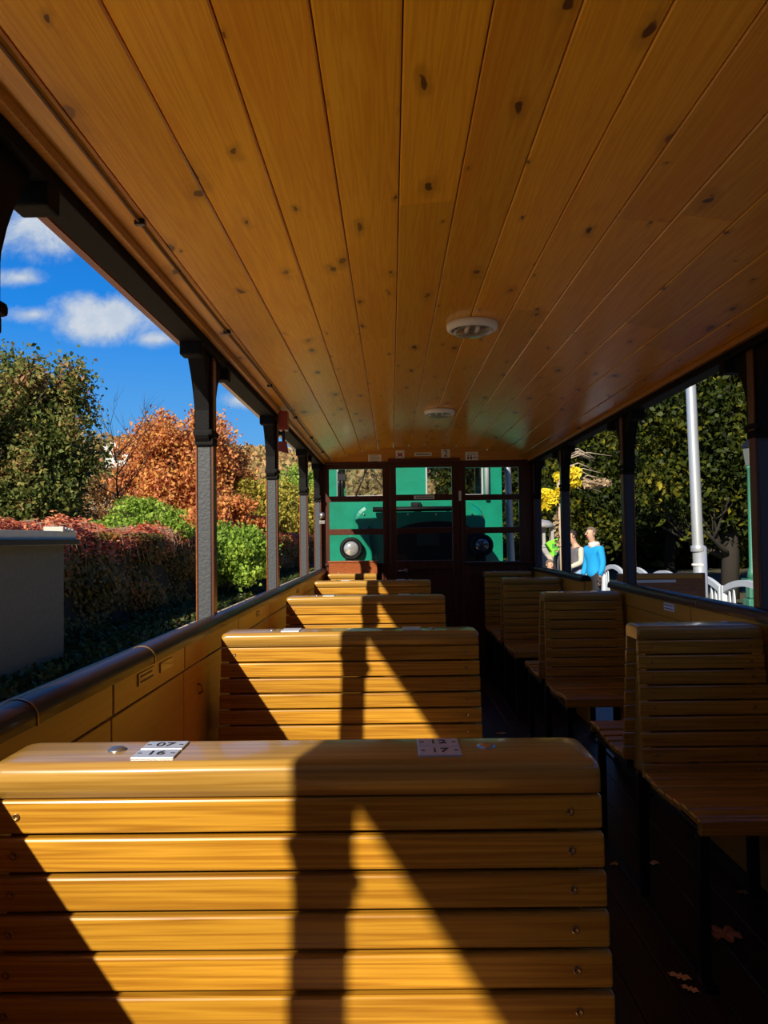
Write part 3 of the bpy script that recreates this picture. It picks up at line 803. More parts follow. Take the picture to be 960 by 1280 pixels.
# ---- left side
TG = 'autumn trees left of the coach'
tree('tall dark green tree with reddish top behind the hut', (-10.9, 21.8), (3.4, 2.8, 3.9), CH+2.35, 52000, .10, LM['dgreen'], 3, trunk=.17, blobs=130, lump=.15, group=TG, nb=12)
tree('reddish shrubby tree low at the left edge behind the ivy', (-13.2, 20.4), (2.0, 1.6, 1.6), CH+1.2, 9000, .08, LM['brown'], 4, group=TG, trunk=.08, blobs=50, lump=.22)
tree('large orange-red tree behind the big sunlit post', (-10.9, 39.5), (4.7, 3.4, 4.5), CH+3.1, 56000, .14, LM['orange'], 5, trunk=.17, blobs=130, lump=.16, group=TG, nb=13)
tree('russet tree with visible dark branches left of the orange tree', (-15.2, 39.5), (3.8, 3.0, 2.6), CH+2.0, 11000, .10, LM['brown'], 6, trunk=.19, nb=14, blobs=80, lump=.18, group=TG)
tree('yellow-green tree between the second and third left posts', (-7.3, 41), (3.0, 2.7, 2.5), CH+1.5, 22000, .14, LM['yellow'], 7, group=TG, blobs=80, lump=.2)
tree('orange tree low behind the green bush', (-8.2, 36.6), (2.6, 2.0, 1.5), CH+.9, 15000, .13, LM['orange'], 8, group=TG, blobs=60, lump=.2)
tree('farther yellow tree seen past the brake handle', (-8.2, 54), (3.8, 3, 3.3), CH+1.9, 20000, .19, LM['yellow'], 9, group=TG, blobs=80, lump=.2)
tree('green-yellow tree seen through the last left opening', (-8.0, 70), (4.4, 3.4, 4.2), CH+3.2, 20000, .24, LM['green'], 10, group=TG, blobs=80, lump=.2)
tree('small fresh green tree above the ivy near the orange tree', (-6.6, 19.8), (1.7, 1.1, .9), CH+.42, 12000, .075, LM['green'], 12, trunk=.05, group=TG, name='bush', cat='bush', blobs=40, lump=.25)
tree('bright green bush bulging from the hedge', (-4.75, 22), (1.5, 1.5, 1.15), CH-.45, 17000, .085, LM['green'], 13, trunk=.05, name='bush', cat='bush', blobs=40, lump=.28)
# bare tree
t = thing('bare_tree', 'thin leafless tree with twigs against the blue sky', 'tree', (-9.6, 26.5, GZ), group=TG)
obj('trunk', branches(6.0, 2.6, 11, .06, 21, z0=.35, depth=2), BARKD, t)

# hedge wall covered in ivy
HX = -5.25
t = thing('ivy_hedge', 'long ivy covered hedge, red on top and dark green below', 'hedge', (HX, 10.6, GZ))
bm = BM(); HH = CH+.22-GZ
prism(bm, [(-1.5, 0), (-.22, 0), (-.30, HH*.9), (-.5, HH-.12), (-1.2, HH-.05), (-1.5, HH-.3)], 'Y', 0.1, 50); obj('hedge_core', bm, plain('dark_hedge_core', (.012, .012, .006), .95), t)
n = 60000; g = RNG
y = (g.uniform(0, 1, n)**1.55)*50; z = g.uniform(.05, 1, n)*HH*.97
x = -.22+.10*np.sin(y*2.3)+.12*np.sin(z*5+y*.9)+g.normal(0, .08, n)
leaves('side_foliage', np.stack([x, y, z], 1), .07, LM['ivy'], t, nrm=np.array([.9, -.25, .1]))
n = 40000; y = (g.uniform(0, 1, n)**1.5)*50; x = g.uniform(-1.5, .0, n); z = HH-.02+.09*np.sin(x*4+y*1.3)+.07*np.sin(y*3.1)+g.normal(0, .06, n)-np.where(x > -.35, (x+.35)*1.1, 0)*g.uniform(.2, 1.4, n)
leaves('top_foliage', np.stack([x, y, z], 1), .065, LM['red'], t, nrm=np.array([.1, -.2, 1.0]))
bm = BM(); gg = random.Random(5)
for k in range(150):
    y0 = gg.uniform(0, 16); x0 = gg.uniform(-.5, .0); z0_ = HH+gg.uniform(-.1, .1)
    tube(bm, [(x0-.3, y0-gg.uniform(-.3, .3), z0_+.02), (x0, y0, z0_+.06), (x0+.1, y0+gg.uniform(-.1, .1), z0_-.25), (x0+.12, y0+gg.uniform(-.2, .2), z0_-gg.uniform(.35, .7))], .006, 4)
obj('vine_stems', bm, plain('dry_vine_stem', (.34, .22, .15), .8), t)['kind'] = 'stuff'
# ivy over the hut's back
t = thing('red_creeper', 'sheet of red creeper spilling behind the hut roof', 'creeper', (-6.0, 8.0, GZ))
n = 26000; x = g.uniform(-3.0, .9, n); y = g.uniform(-4.0, 3.0, n); z = (CH+.17-GZ)+.10*np.sin(x*3)+.06*np.sin(y*4)+g.normal(0, .04, n)+np.clip(-x, 0, 3)*.03
leaves('foliage', np.stack([x, y, z], 1), .06, LM['red'], t, nrm=np.array([.2, -.2, 1.0]))
bm = BM(); box(bm, -2.9, .1, -3.9, 2.9, 0, CH+.06-GZ, .1); obj('creeper_core', bm, BARKD, t)
# bank of grass at the hedge foot
t = thing('grass_tufts', 'dark shaded grass and weeds at the foot of the hedge', 'grass'); t['kind'] = 'stuff'
n = 12000; x = g.uniform(-5.4, -4.0, n); y = 8+g.uniform(0, 1, n)**1.5*34; z = GZ+g.uniform(0, .16, n)
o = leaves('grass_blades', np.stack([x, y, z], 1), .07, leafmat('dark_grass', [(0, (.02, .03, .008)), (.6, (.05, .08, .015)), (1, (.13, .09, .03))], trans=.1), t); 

# hut
M['stucco'] = plain('grey_rough_stucco', (.105, .092, .066), .9, bump=1.0, bscale=16, var=.25)
t = thing('concrete_hut', 'low grey rendered hut with flat roof at the left edge', 'hut', (-4.40, 10.2, GZ))
HT2 = CH+.00-GZ
bm = BM(); box(bm, -2.2, 0, -6.5, 0, 0, HT2, .02); obj('hut_wall', bm, M['stucco'], t)
bm = BM(); box(bm, -2.3, .12, -6.6, .10, HT2+.02, HT2+.15, .01); obj('roof_slab', bm, plain('pale_roof_slab', (.50, .46, .36), .8, var=.15, bscale=8), t)
bm = BM(); box(bm, -2.2, .16, -6.6, .12, HT2-.03, HT2+.045, .006); obj('gutter', bm, M['steel'], t)
bm = BM()
for k in range(4): box(bm, -.12, .14, -.36+.10*k, -.30+.10*k, HT2+.14, HT2+.21-.01*k, .01)
obj('roof_tile', bm, plain('broken_tile', (.45, .43, .38), .8), t)

# hillside with forest
def hillz(x, y):
    d = max(0, y-62)
    return GZ+min(1.0, d/110)**.9*19*(1.02-.36*math.tanh((x+16)/20))*(.9+.1*math.sin(x*.06+1))+1.2*mnoise.noise(Vector((x*.04, y*.04, 0)))*min(1, d/30)
bm = BM(); nx, ny = 60, 36; V = {}
for i in range(nx+1):
    for j in range(ny+1):
        X_, Y_ = -150+5*i, 60+5*j; V[i, j] = bm.verts.new((X_, Y_, hillz(X_, Y_)))
for i in range(nx):
    for j in range(ny): bm.faces.new((V[i, j], V[i+1, j], V[i+1, j+1], V[i, j+1])).smooth = True
struct(obj('hillside', bm, plain('autumn_hill_soil', (.22, .16, .06), .95, bscale=.3, var=.4)))
n = 52000; x = g.uniform(-95, 30, n); y = g.uniform(70, 175, n)
cx2 = np.round(x/3.2)*3.2+np.sin(y)*.0; 
tx = g.uniform(-95, 30, 2600); ty = g.uniform(68, 175, 2600); k = g.integers(0, 2600, n); d = g.normal(size=(n, 3)); d /= np.linalg.norm(d, axis=1)[:, None]
px_ = tx[k]+d[:, 0]*2.0; py_ = ty[k]+d[:, 1]*2.0
hz_ = np.array([hillz(a, b) for a, b in zip(tx, ty)])
pz_ = hz_[k]+1.7+d[:, 2]*1.9
o = leaves('forest_foliage', np.stack([px_, py_, pz_], 1), .75, LM['forest'])
tag(o, 'autumn coloured forest covering the far hillside', 'forest', kind='stuff')

def house(loc, w_, d_, h_, rz, wall, roof, label, win=True):
    t = thing('house', label, 'house', loc, rz)
    bm = BM(); prism(bm, [(-w_/2, 0), (w_/2, 0), (w_/2, h_), (0, h_+w_*.36), (-w_/2, h_)], 'Y', 0, d_); obj('house_wall', bm, wall, t)
    bm = BM()
    for sg in (-1, 1): prism(bm, [(0, h_+w_*.36+.25), (sg*(w_/2+.5), h_-.11), (sg*(w_/2+.5), h_-.30), (0, h_+w_*.36+.02)], 'Y', -.4, d_+.4)
    obj('roof', bm, roof, t)
    if win:
        for xx in (-w_*.22, w_*.22):
            bm = BM(); box(bm, xx-.45, xx+.45, -.05, .02, h_*.45, h_*.45+1.2, .03); obj('window', bm, plain('dark_house_pane', (.05, .06, .07), .2), t)
    return t
M['hwall'] = plain('cream_house_wall', (.78, .76, .70), .8); M['hroof'] = plain('dull_red_roof', (.36, .13, .09), .8, var=.2, bscale=3)
p = atY(137, 566, 92); house((p.x, p.y, p.z-1.8), 4.3, 7, 2.0, .25, M['hwall'], M['hroof'], 'small white house with red roof high on the hillside')
p = atY(100, 640, 42); house((p.x-.3, p.y, GZ), 4.2, 6, 4.4, .35, plain('cream_rendered_gable', (.72, .68, .58), .8), plain('pale_roof', (.5, .45, .38), .8), 'cream gabled house half hidden behind the dark green tree', True)

# ---- right side trees
RG = 'dark park trees right of the coach'
for i, (X_, Y_, rr, zc_, n, lb) in enumerate([
    (8.6, 19.5, (3.4, 2.6, 3.9), 3.9, 52000, 'broad dark green maple behind the silver pole'),
    (13.5, 22, (3.8, 3.0, 4.2), 4.2, 45000, 'dark green maple at the right edge behind the green lantern'),
    (7.2, 27, (3.2, 3, 4.3), 4.1, 42000, 'dark green tree behind the people on the platform'),
    (4.4, 35, (3.1, 3, 4.6), 4.4, 26000, 'distant dark tree behind the ticket machine'),
    (12.0, 33, (5, 3.2, 5.2), 5.0, 30000, 'tall dark tree filling the background of the park'),
    (11.2, 16.6, (2.3, 2.0, 1.7), 5.3, 12000, 'high green crown with sky gaps near the top right'),
    (18.5, 30, (5, 3, 6), 5.0, 20000, 'dark tree at the far right of the park')]):
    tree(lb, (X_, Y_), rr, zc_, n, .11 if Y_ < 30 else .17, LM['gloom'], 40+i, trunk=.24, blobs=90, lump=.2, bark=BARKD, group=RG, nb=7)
# thin shrub belt behind the trees
t = thing('shrub_belt', 'dark belt of undergrowth at the back of the park', 'shrub'); t['kind'] = 'stuff'
n = 9000; x = g.uniform(3, 30, n); z = GZ+g.uniform(0, 3.4, n); y = 38+g.normal(0, .8, n)
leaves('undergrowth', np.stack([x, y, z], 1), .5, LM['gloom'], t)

# small yellow tree on the platform
p = atY(700, 606, 10.2)
t = thing('yellow_tree', 'young tree with bright yellow leaves beside the platform machine', 'tree', (p.x, p.y, GZ))
bm = BM(); H2 = p.z-GZ
tube(bm, [(0, 0, 0), (.01, 0, H2*.5), (-.02, 0, H2), (.12, 0, H2+.35), (.28, .05, H2+.75)], [.035, .03, .022, .014, .008], 8)
gg = random.Random(3)
for k in range(26):
    a = gg.uniform(-.5, 1.0); z = H2+gg.uniform(-.1, .45); L = gg.uniform(.25, .65)
    q = Vector((.05, 0, z)); e = q+Vector((math.cos(a)*L, gg.uniform(-.2, .2), -abs(math.sin(a))*L*.4+.05)); tube(bm, [q, (q+e)/2+Vector((0, 0, .08)), e], [.009, .006, .002], 5)
obj('trunk', bm, plain('pale_twig', (.42, .33, .25), .7), t)
P = np.concatenate([crown_pts(700, (.22, .2, .16), 7, seed=2)+[.14, 0, H2+.07], crown_pts(650, (.20, .2, .15), 7, seed=3)+[-.12, 0, H2-.12], crown_pts(160, (.12, .1, .08), 3, seed=5)+[-.16, 0, H2-.28]])
leaves('yellow_foliage', P, .062, LM['ginkgo'], t)
P = np.concatenate([crown_pts(260, (.07, .07, .34), 8, seed=6)+[-.01, 0, H2-.62], crown_pts(240, (.30, .15, .10), 8, seed=7)+[.50, 0, H2+.02]])
leaves('dry_seed_cluster', P, .045, LM['dry'], t)['kind'] = 'stuff'

# silver lamp pole
def pole(name, label, base, topz, r, lean, mat, rings=(), cat='pole'):
    t = thing(name, label, cat, (base[0], base[1], GZ))
    H_ = topz-GZ; bm = BM(); tube(bm, [(lean*k/10*H_, 0, H_*k/10) for k in range(11)], [r*(1-.30*k/10) for k in range(11)], 20); obj('shaft', bm, mat, t)
    for z, rr, hh, m2 in rings:
        bm = BM(); lathe(bm, [(rr*.96, -hh), (rr, -hh*.8), (rr, hh*.8), (rr*.96, hh)], (lean*z, 0, z), 24); obj('collar', bm, m2, t)
    return t
M['alu'] = plain('galvanised_pole_steel', (.52, .55, .58), .38, metal=.55, var=.08, bscale=6)
p = atZ(877, 740, GZ); pb = atY(876, 742, 8.6)
t = pole('lamp_pole', 'tall silver lamp pole rising beside the grey railing', (pb.x+.01, 8.6), CH+4.6, .066, -.018, M['alu'],
     rings=((CH-.16-GZ+.0, .080, .035, M['alu']), (CH-.34-GZ, .077, .012, M['sign']), (CH-.50-GZ, .077, .012, M['sign'])))
bm = BM(); tube(bm, [(0, 0, 0), (-.01, 0, CH-.14-GZ)], .074, 20); obj('base_sleeve', bm, M['alu'], t)
pb = atY(641, 700, 11.5); pole('lamp_pole', 'silver pole standing just right of the green locomotive', (pb.x, 11.5), CH+3.6, .060, -.02, M['alu'])

# green lantern post
pg = atY(940.5, 730, 13.0)
t = thing('street_lantern', 'green cast lamp post with lantern at the far right', 'street lamp', (pg.x, 13.0, GZ))
GRN = plain('green_cast_iron', (.035, .17, .11), .5, coat=.2, var=.2)
bm = BM(); box(bm, -.12, .12, -.12, .12, 0, .55, .02); box(bm, -.09, .09, -.09, .09, .55, .85, .03); box(bm, -.13, .13, -.13, .13, .85, .89, .01); obj('pedestal', bm, GRN, t)
bm = BM(); lathe(bm, [(.085, .89), (.07, 1.0), (.045, 1.1), (.038, 2.0), (.034, 2.75), (.06, 2.78), (.04, 2.82)], n=16); obj('column', bm, GRN, t)
bm = BM(); lathe(bm, [(.06, 2.82), (.10, 3.12)], n=6, smooth=False); obj('lantern_glass', bm, plain('smoky_lantern', (.12, .13, .13), .2), t)
bm = BM(); lathe(bm, [(.13, 3.12), (.12, 3.15), (.05, 3.22), (.01, 3.27)], n=6, smooth=False); obj('lantern_cap', bm, M['steel'], t)

# grey arched railing panels along the platform edge
RAILM = plain('pale_grey_painted_railing', (.50, .55, .60), .5, var=.06, bscale=5)
def make_railing():
    t = thing('railing_panel', '', 'railing')
    L = 1.72; h0, h1 = .72, .90
    bm = BM(); N_ = 14; A = []
    for k in range(N_+1):
        a = k/N_; y = -L/2+L*a; z = h0+(h1-h0)*math.sin(math.pi*a)**.8; A.append((y, z))
    prism(bm, [(y, z-.10) for y, z in A]+[(y, z) for y, z in A[::-1]], 'X', -.035, .035); obj('arched_rail', bm, RAILM, t)
    for y in (-L/2+.03, L/2-.03):
        bm = BM(); box(bm, -.045, .045, y-.035, y+.035, 0, h0+.04, .006); obj('end_post', bm, RAILM, t)
    bm = BM(); box(bm, -.03, .03, -L/2, L/2, .14, .20, .004); obj('lower_rail', bm, RAILM, t)
    for y in (-.62, -.46, .46, .62):
        z = h0+(h1-h0)*math.sin(math.pi*(y/L+.5))**.8-.09
        bm = BM(); prism(bm, [(y-.055, .2), (y+.055, .2), (y+.045, .35), (y+.030, z-.16), (y+.0, z), (y-.030, z-.16), (y-.045, .35)], 'X', -.012, .012); obj('baluster', bm, RAILM, t)
    return t
rp = make_railing()
RL = ['grey arched railing panel nearest the green lantern post', 'grey arched railing panel just right of the silver lamp pole', 'grey arched railing panel behind the silver lamp pole',
      'grey arched railing panel seen over the open half door', 'grey arched railing panel right of the man in blue', 'grey arched railing panel near the people', 'farthest grey arched railing panel on the platform']
for k in range(7):
    o = rp if k == 0 else copy_tree(rp)
    o.location = (5.52, 11.9+1.78*k, GZ+.03); tag(o, RL[k], 'railing', 'arched railing panels on the platform')

# ticket machine and sign
pm = atY(673, 700, 13.5)
t = thing('ticket_machine', 'grey metal ticket machine on the platform near the end wall', 'machine', (pm.x+.02, 13.5, GZ+.03))
GM = plain('brushed_grey_metal', (.45, .44, .42), .4, metal=.4, var=.2, bscale=9)
bm = BM(); box(bm, -.26, .26, -.2, .2, 0, 1.42, .02); obj('cabinet', bm, GM, t)
bm = BM(); lathe(bm, [(.27, 1.78), (.26, 1.84), (.18, 1.90), (.02, 1.93)], n=24); obj('rounded_top', bm, GM, t)
bm = BM(); box(bm, -.27, .27, -.21, .21, 1.42, 1.47, .01); obj('top_plate', bm, GM, t)
bm = BM()
for xx in (-.22, -.07, .07, .22): box(bm, xx-.025, xx+.025, -.1, .1, 1.47, 1.79, .005)
obj('top_slats', bm, GM, t)
bm = BM(); box(bm, -.18, .18, -.212, -.20, .75, 1.30, .004); obj('front_plate', bm, plain('beige_plate', (.48, .42, .34), .4, var=.3, bscale=7), t)
bm = BM(); box(bm, -.15, .15, -.214, -.2, .3, .6, .004); obj('lower_hatch', bm, M['steel'], t)
pn = atY(690, 684, 12.5)
t = thing('green_sign', 'bright green tilted sign board behind the dark dressed person', 'sign', (pn.x, 12.5, GZ))
GS = plain('vivid_green', (.22, .75, .03), .5); GD = plain('deep_green_print', (.05, .30, .04), .5)
z0_ = pn.z-GZ
bm = BM(); prism(bm, [(-.12, z0_+.05), (-.05, z0_+.10), (.15, z0_+.16), (.15, z0_-.0), (.02, z0_-.16), (-.04, z0_-.10)], 'Y', 0, .02, bev=.004); obj('board', bm, GS, t)
bm = BM(); box(bm, .0, .14, -.004, .001, z0_-.02, z0_+.06); box(bm, .03, .07, -.004, .001, z0_-.13, z0_-.04); obj('printed_mark', bm, GD, t)
bm = BM(); tube(bm, [(.05, .03, 0), (.05, .03, z0_)], .02); obj('sign_leg', bm, M['steel'], t)

# ---- people
SK = plain('skin', (.56, .33, .22), .5); 
def cloth(nm, c, var=.12): return plain(nm, c, .85, var=var, bscale=25, bump=.2)
def skin_mesh(name, V, E, root, mats, parent, sub=2, matfn=None, extra=None):
    me = bpy.data.meshes.new(name); me.from_pydata([v[0] for v in V], E, [])
    o = bpy.data.objects.new(name, me); COL.objects.link(o)
    sk = o.modifiers.new('s', 'SKIN'); sk.use_smooth_shade = True
    for i, v in enumerate(V):
        r = v[1] if isinstance(v[1], tuple) else (v[1], v[1]); me.skin_vertices[0].data[i].radius = r; me.skin_vertices[0].data[i].use_root = (i == root)
    ss = o.modifiers.new('u', 'SUBSURF'); ss.levels = sub; ss.render_levels = sub
    dg = bpy.context.evaluated_depsgraph_get(); dg.update()
    m2 = bpy.data.meshes.new_from_object(o.evaluated_get(dg)); bpy.data.objects.remove(o)
    bm = bmesh.new(); bm.from_mesh(m2)
    if extra: extra(bm)
    bm.to_mesh(m2); bm.free(); m2.name = name; m2.materials.clear()
    o2 = link(name, m2, mats, parent)
    for p_ in m2.polygons:
        p_.use_smooth = True
        if matfn: p_.material_index = matfn(p_.center)
    return o2
def person(label, loc, rz, h, top_m, leg_m, hair_m, shoe_m, arm_l, arm_r, vest=None, bald=False, crouch=0, headtilt=0):
    """front faces -Y locally; arm_l/arm_r = (elbow, wrist) points in units of height"""
    t = thing('person', label, 'person', (*loc, GZ+.03), rz)
    k = h/1.75
    def P(x, y, z): return (x*k, y*k, z*k)
    hd = headtilt
    V = [(P(0, 0, .95), (.135*k, .10*k)), (P(0, .01, 1.15), (.125*k, .09*k)), (P(0, .01, 1.35), (.155*k, .10*k)), (P(0, .0, 1.47), .06*k), (P(0, -.01-.02*hd, 1.53), .055*k),
         (P(0, -.02-.03*hd, 1.60), (.072*k, .085*k)), (P(0, -.02-.04*hd, 1.68), (.078*k, .092*k)), (P(0, -.01-.04*hd, 1.74), .05*k),
         (P(.09, 0, .90), .09*k), (P(.10, -.01, .5), .062*k), (P(.10, .02, .10), .042*k), (P(.10, -.14, .04), .034*k),
         (P(-.09, 0, .90), .09*k), (P(-.10, -.01, .5), .062*k), (P(-.10, .02, .10), .042*k), (P(-.10, -.14, .04), .034*k),
         (P(.165, .01, 1.40), .055*k), (P(*arm_l[0]), .043*k), (P(*arm_l[1]), .030*k), (P(*arm_l[2]), (.036*k, .018*k)),
         (P(-.165, .01, 1.40), .055*k), (P(*arm_r[0]), .043*k), (P(*arm_r[1]), .030*k), (P(*arm_r[2]), (.036*k, .018*k))]
    E_ = [(0, 1), (1, 2), (2, 3), (3, 4), (4, 5), (5, 6), (6, 7), (0, 8), (8, 9), (9, 10), (10, 11), (0, 12), (12, 13), (13, 14), (14, 15), (2, 16), (16, 17), (17, 18), (18, 19), (2, 20), (20, 21), (21, 22), (22, 23)]
    def extra(bm):
        for a in (arm_l, arm_r):
            wv, hv = Vector(P(*a[1])), Vector(P(*a[2])); d = (hv-wv).normalized(); side = d.cross(Vector((0, 1, .2))).normalized()
            for i, (o_, L) in enumerate(((-.028, .055), (-.010, .07), (.009, .066), (.026, .052))):
                b0_ = hv+side*o_*k; c_ = side.cross(d).normalized()
                tube(bm, [b0_, b0_+d*L*.5*k+c_*.006*k, b0_+d*L*.85*k+c_*.022*k], [.009*k, .008*k, .006*k], 6)
            b0_ = wv+d*.03*k-side*.03*k; tube(bm, [b0_, b0_-side*.025*k+d*.03*k, b0_-side*.03*k+d*.06*k], [.011*k, .009*k, .007*k], 6)
        # nose, ears
        hy, hz_ = -.02-.04*hd, 1.64
        tube(bm, [P(0, hy-.085, hz_+.03), P(0, hy-.108, hz_-.005), P(0, hy-.09, hz_-.012)], [.008*k, .014*k, .010*k], 6)
        for s_ in (-1, 1): tube(bm, [P(s_*.078, hy+.01, hz_+.03), P(s_*.088, hy+.018, hz_+.005), P(s_*.078, hy+.005, hz_-.025)], [.010*k, .014*k, .008*k], 6)
        f_ = len(bm.faces)
    sk_, le, sh = 0, 1, 2
    def mf(c):
        z = c.z/k
        if z > 1.40 and abs(c.x)/k < .14: return 0
        if z < .075: return 2
        if z < .97 and abs(c.x)/k < .20: return 1
        return 0
    skin_mesh('body', V, E_, 0, [SK, leg_m, shoe_m], t, matfn=mf, extra=extra)
    hy = (-.02-.04*hd)*k
    bm = BM()
    for s_ in (-1, 1): lathe(bm, [(.001, -.004), (.009*k, -.002), (.010*k, .002)], (s_*.03*k, hy-.082*k, 1.665*k), 10, axis='Y')
    obj('eyes', bm, M['ink'], t)
    bm = BM(); tube(bm, [(-.024*k, hy-.078*k, 1.598*k), (0, hy-.088*k, 1.594*k), (.024*k, hy-.078*k, 1.598*k)], .005*k, 6); obj('mouth', bm, M['signred'], t)
    # jacket with sleeves
    def lerp(a, b, f_): return tuple(x_+(y_-x_)*f_ for x_, y_ in zip(a, b))
    Vj = [(P(0, 0, .84), (.165*k, .130*k)), (P(0, .01, 1.02), (.155*k, .125*k)), (P(0, .01, 1.2), (.155*k, .125*k)), (P(0, .01, 1.36), (.165*k, .115*k)), (P(0, .0, 1.455), (.095*k, .09*k)),
          (P(.180, .01, 1.385), .070*k), (P(*arm_l[0]), .060*k), (P(*lerp(arm_l[0], arm_l[1], .93)), .048*k), (P(-.180, .01, 1.385), .070*k), (P(*arm_r[0]), .060*k), (P(*lerp(arm_r[0], arm_r[1], .93)), .048*k)]
    Ej = [(0, 1), (1, 2), (2, 3), (3, 4), (3, 5), (5, 6), (6, 7), (3, 8), (8, 9), (9, 10)]
    skin_mesh('jacket', Vj, Ej, 0, [top_m, vest or top_m], t, matfn=(lambda c: 1 if abs(c.x)/k < .2 else 0) if vest else None)
    # hair as a cap shell over skull
    bm = BM(); bmesh.ops.create_uvsphere(bm, u_segments=20, v_segments=14, radius=1)
    for v in list(bm.verts):
        x_, y_, z_ = v.co
        v.co = Vector((x_*.091*k, hy+.018*k+y_*.102*k, 1.675*k+z_*(.098 if z_ > 0 else .085)*k))
    dele = [v for v in bm.verts if (v.co.y < hy-.035*k and v.co.z < (1.735 if bald else 1.715)*k) or v.co.z < 1.615*k]
    bmesh.ops.delete(bm, geom=dele, context='VERTS')
    obj('hair', bm, hair_m, t, smooth=True)
    return t
JN = cloth('blue_jeans', (.20, .36, .60)); BK = cloth('black_trousers', (.015, .015, .02)); BLU = cloth('bright_blue_jacket', (.005, .30, .68)); GV = cloth('grey_vest', (.13, .12, .13)); BG = cloth('beige_sleeve', (.50, .47, .38)); DK = cloth('charcoal_coat', (.05, .05, .055))
HG = plain('grey_brown_hair', (.16, .11, .08), .8, var=.3); HD = plain('dark_hair', (.03, .018, .013), .7); SHO = plain('dark_shoe', (.03, .025, .02), .6); PK = cloth('pale_hoodie', (.62, .56, .52))
YPP = 13.6
p = atY(742, 700, YPP)
relaxL = ((.225, .02, 1.13), (.235, -.06, .88), (.235, -.08, .80)); relaxR = ((-.225, .02, 1.13), (-.235, -.06, .88), (-.235, -.08, .80))
fore = ((.24, -.02, 1.14), (.17, -.24, 1.05), (.13, -.31, 1.06))
man = person('man in a bright blue jacket and dark trousers holding a bottle', (p.x, YPP), -1.15, 1.76, BLU, BK, HG, SHO, relaxL, relaxR, bald=True, headtilt=1)
# pale collar/hood of the man
bm = BM(); lathe(bm, [(.075, 1.40), (.105, 1.42), (.10, 1.49), (.075, 1.52), (.065, 1.50)], (0, .02, 0), 20); obj('hood', bm, PK, man)
bm = BM(); lathe(bm, [(.001, -.16), (.032, -.155), (.034, -.02), (.018, .02), (.013, .05), (.013, .065), (.001, .066)], n=16)
hp = Matrix.Rotation(-1.15, 4, 'Z') @ Vector((-.235, -.10, .745))
tag(obj('water_bottle', bm, plain('clear_plastic_bottle', (.5, .52, .55), .15, coat=.6), loc=(p.x+hp.x, YPP+hp.y, GZ+.03+hp.z)), 'small plastic bottle held by the man in blue', 'bottle')
p = atY(720, 700, YPP+.95)
person('person in grey vest with beige sleeves and blue jeans beside the man', (p.x, YPP+.95), -1.3, 1.72, BG, JN, HD, SHO, fore, ((-.24, -.02, 1.14), (-.17, -.24, 1.05), (-.13, -.31, 1.06)), vest=GV, headtilt=2)
p = atY(702, 690, YPP-.8)
person('person in charcoal coat mostly hidden behind a roof post', (p.x, YPP-.8), 1.0, 1.62, DK, BK, HD, SHO, relaxL, relaxR, headtilt=1)
p = atY(687, 700, YPP-1.5)
person('small child in a pale top standing by the green sign', (p.x, YPP-1.5), .4, 1.24, PK, JN, HG, SHO, relaxL, relaxR)

# ================================================================== green diesel locomotive beyond the end windows
def green_paint():
    m, n, b = new_mat('glossy_green_paint'); t = n.new('ShaderNodeTexCoord').outputs['Object']
    n.link(n.mix(n.smooth(n.noise(t, 3.5, 4, .6), .35, .65), (.0, .165, .095), (.001, .205, .125)), b.inputs['Base Color'])
    b.inputs['Roughness'].default_value = .3; b.inputs['Coat Weight'].default_value = .3; b.inputs['Coat Roughness'].default_value = .08; return m
GP = green_paint()
YH, YCB = 8.35, 9.9                      # hood nose plane, cab front plane
L = thing('diesel_locomotive', 'green diesel locomotive standing beyond the end windows', 'locomotive', (.35, YH, GZ))
def hp_(px, py, Y=YH): q = atY(px, py, Y); return (q.x-.35, q.z-GZ)
# hood: rounded arch profile extruded back to the cab
x0, zt_ = hp_(441, 628); x1, _ = hp_(606, 628); zb_ = .55
R_ = .27
prof = [(x0, zb_)]+[(x0+R_-R_*math.cos(a), zt_-R_*.8+R_*.8*math.sin(a)) for a in [math.pi/2*k/8 for k in range(9)]]+[(x1-R_+R_*math.sin(a), zt_-R_*.8+R_*.8*math.cos(a)) for a in [math.pi/2*k/8 for k in range(9)]]+[(x1, zb_)]
bm = BM(); prism(bm, prof, 'Y', 0, YCB-YH, bev=.05)
for f in bm.faces: f.smooth = False
obj('hood', bm, GP, L)
# black louvred panel with arched top, standing in for the coach's cast shadow
gx0, _ = hp_(482, 650); gx1, _ = hp_(598, 650); gz1 = hp_(540, 650)[1]; gz0 = .62
N_ = 16; A = [(gx0+(gx1-gx0)*k/N_, gz1-.13*abs(2*k/N_-1)**2.4-.03*(1-k/N_)) for k in range(N_+1)]
BLK = plain('black_shade_and_fittings', (.004, .005, .005), .6, spec=.2)
bm = BM(); prism(bm, [(gx0, gz0), (gx1, gz0)]+A[::-1], 'Y', -.02, .01); 
for k in range(16):
    z = gz0+.04+k*.042
    if z < gz1-.16: box(bm, gx0+.03, gx1-.03, -.032, -.02, z, z+.016, .002)
obj('shade_panel', bm, BLK, L)
bm = BM(); a_ = hp_(535, 668); box(bm, a_[0]-.12, a_[0]+.12, -.026, -.019, a_[1]-.12, a_[1]+.02, .004); obj('hood_hatch', bm, plain('dark_green_hatch', (.006, .018, .014), .4), L)
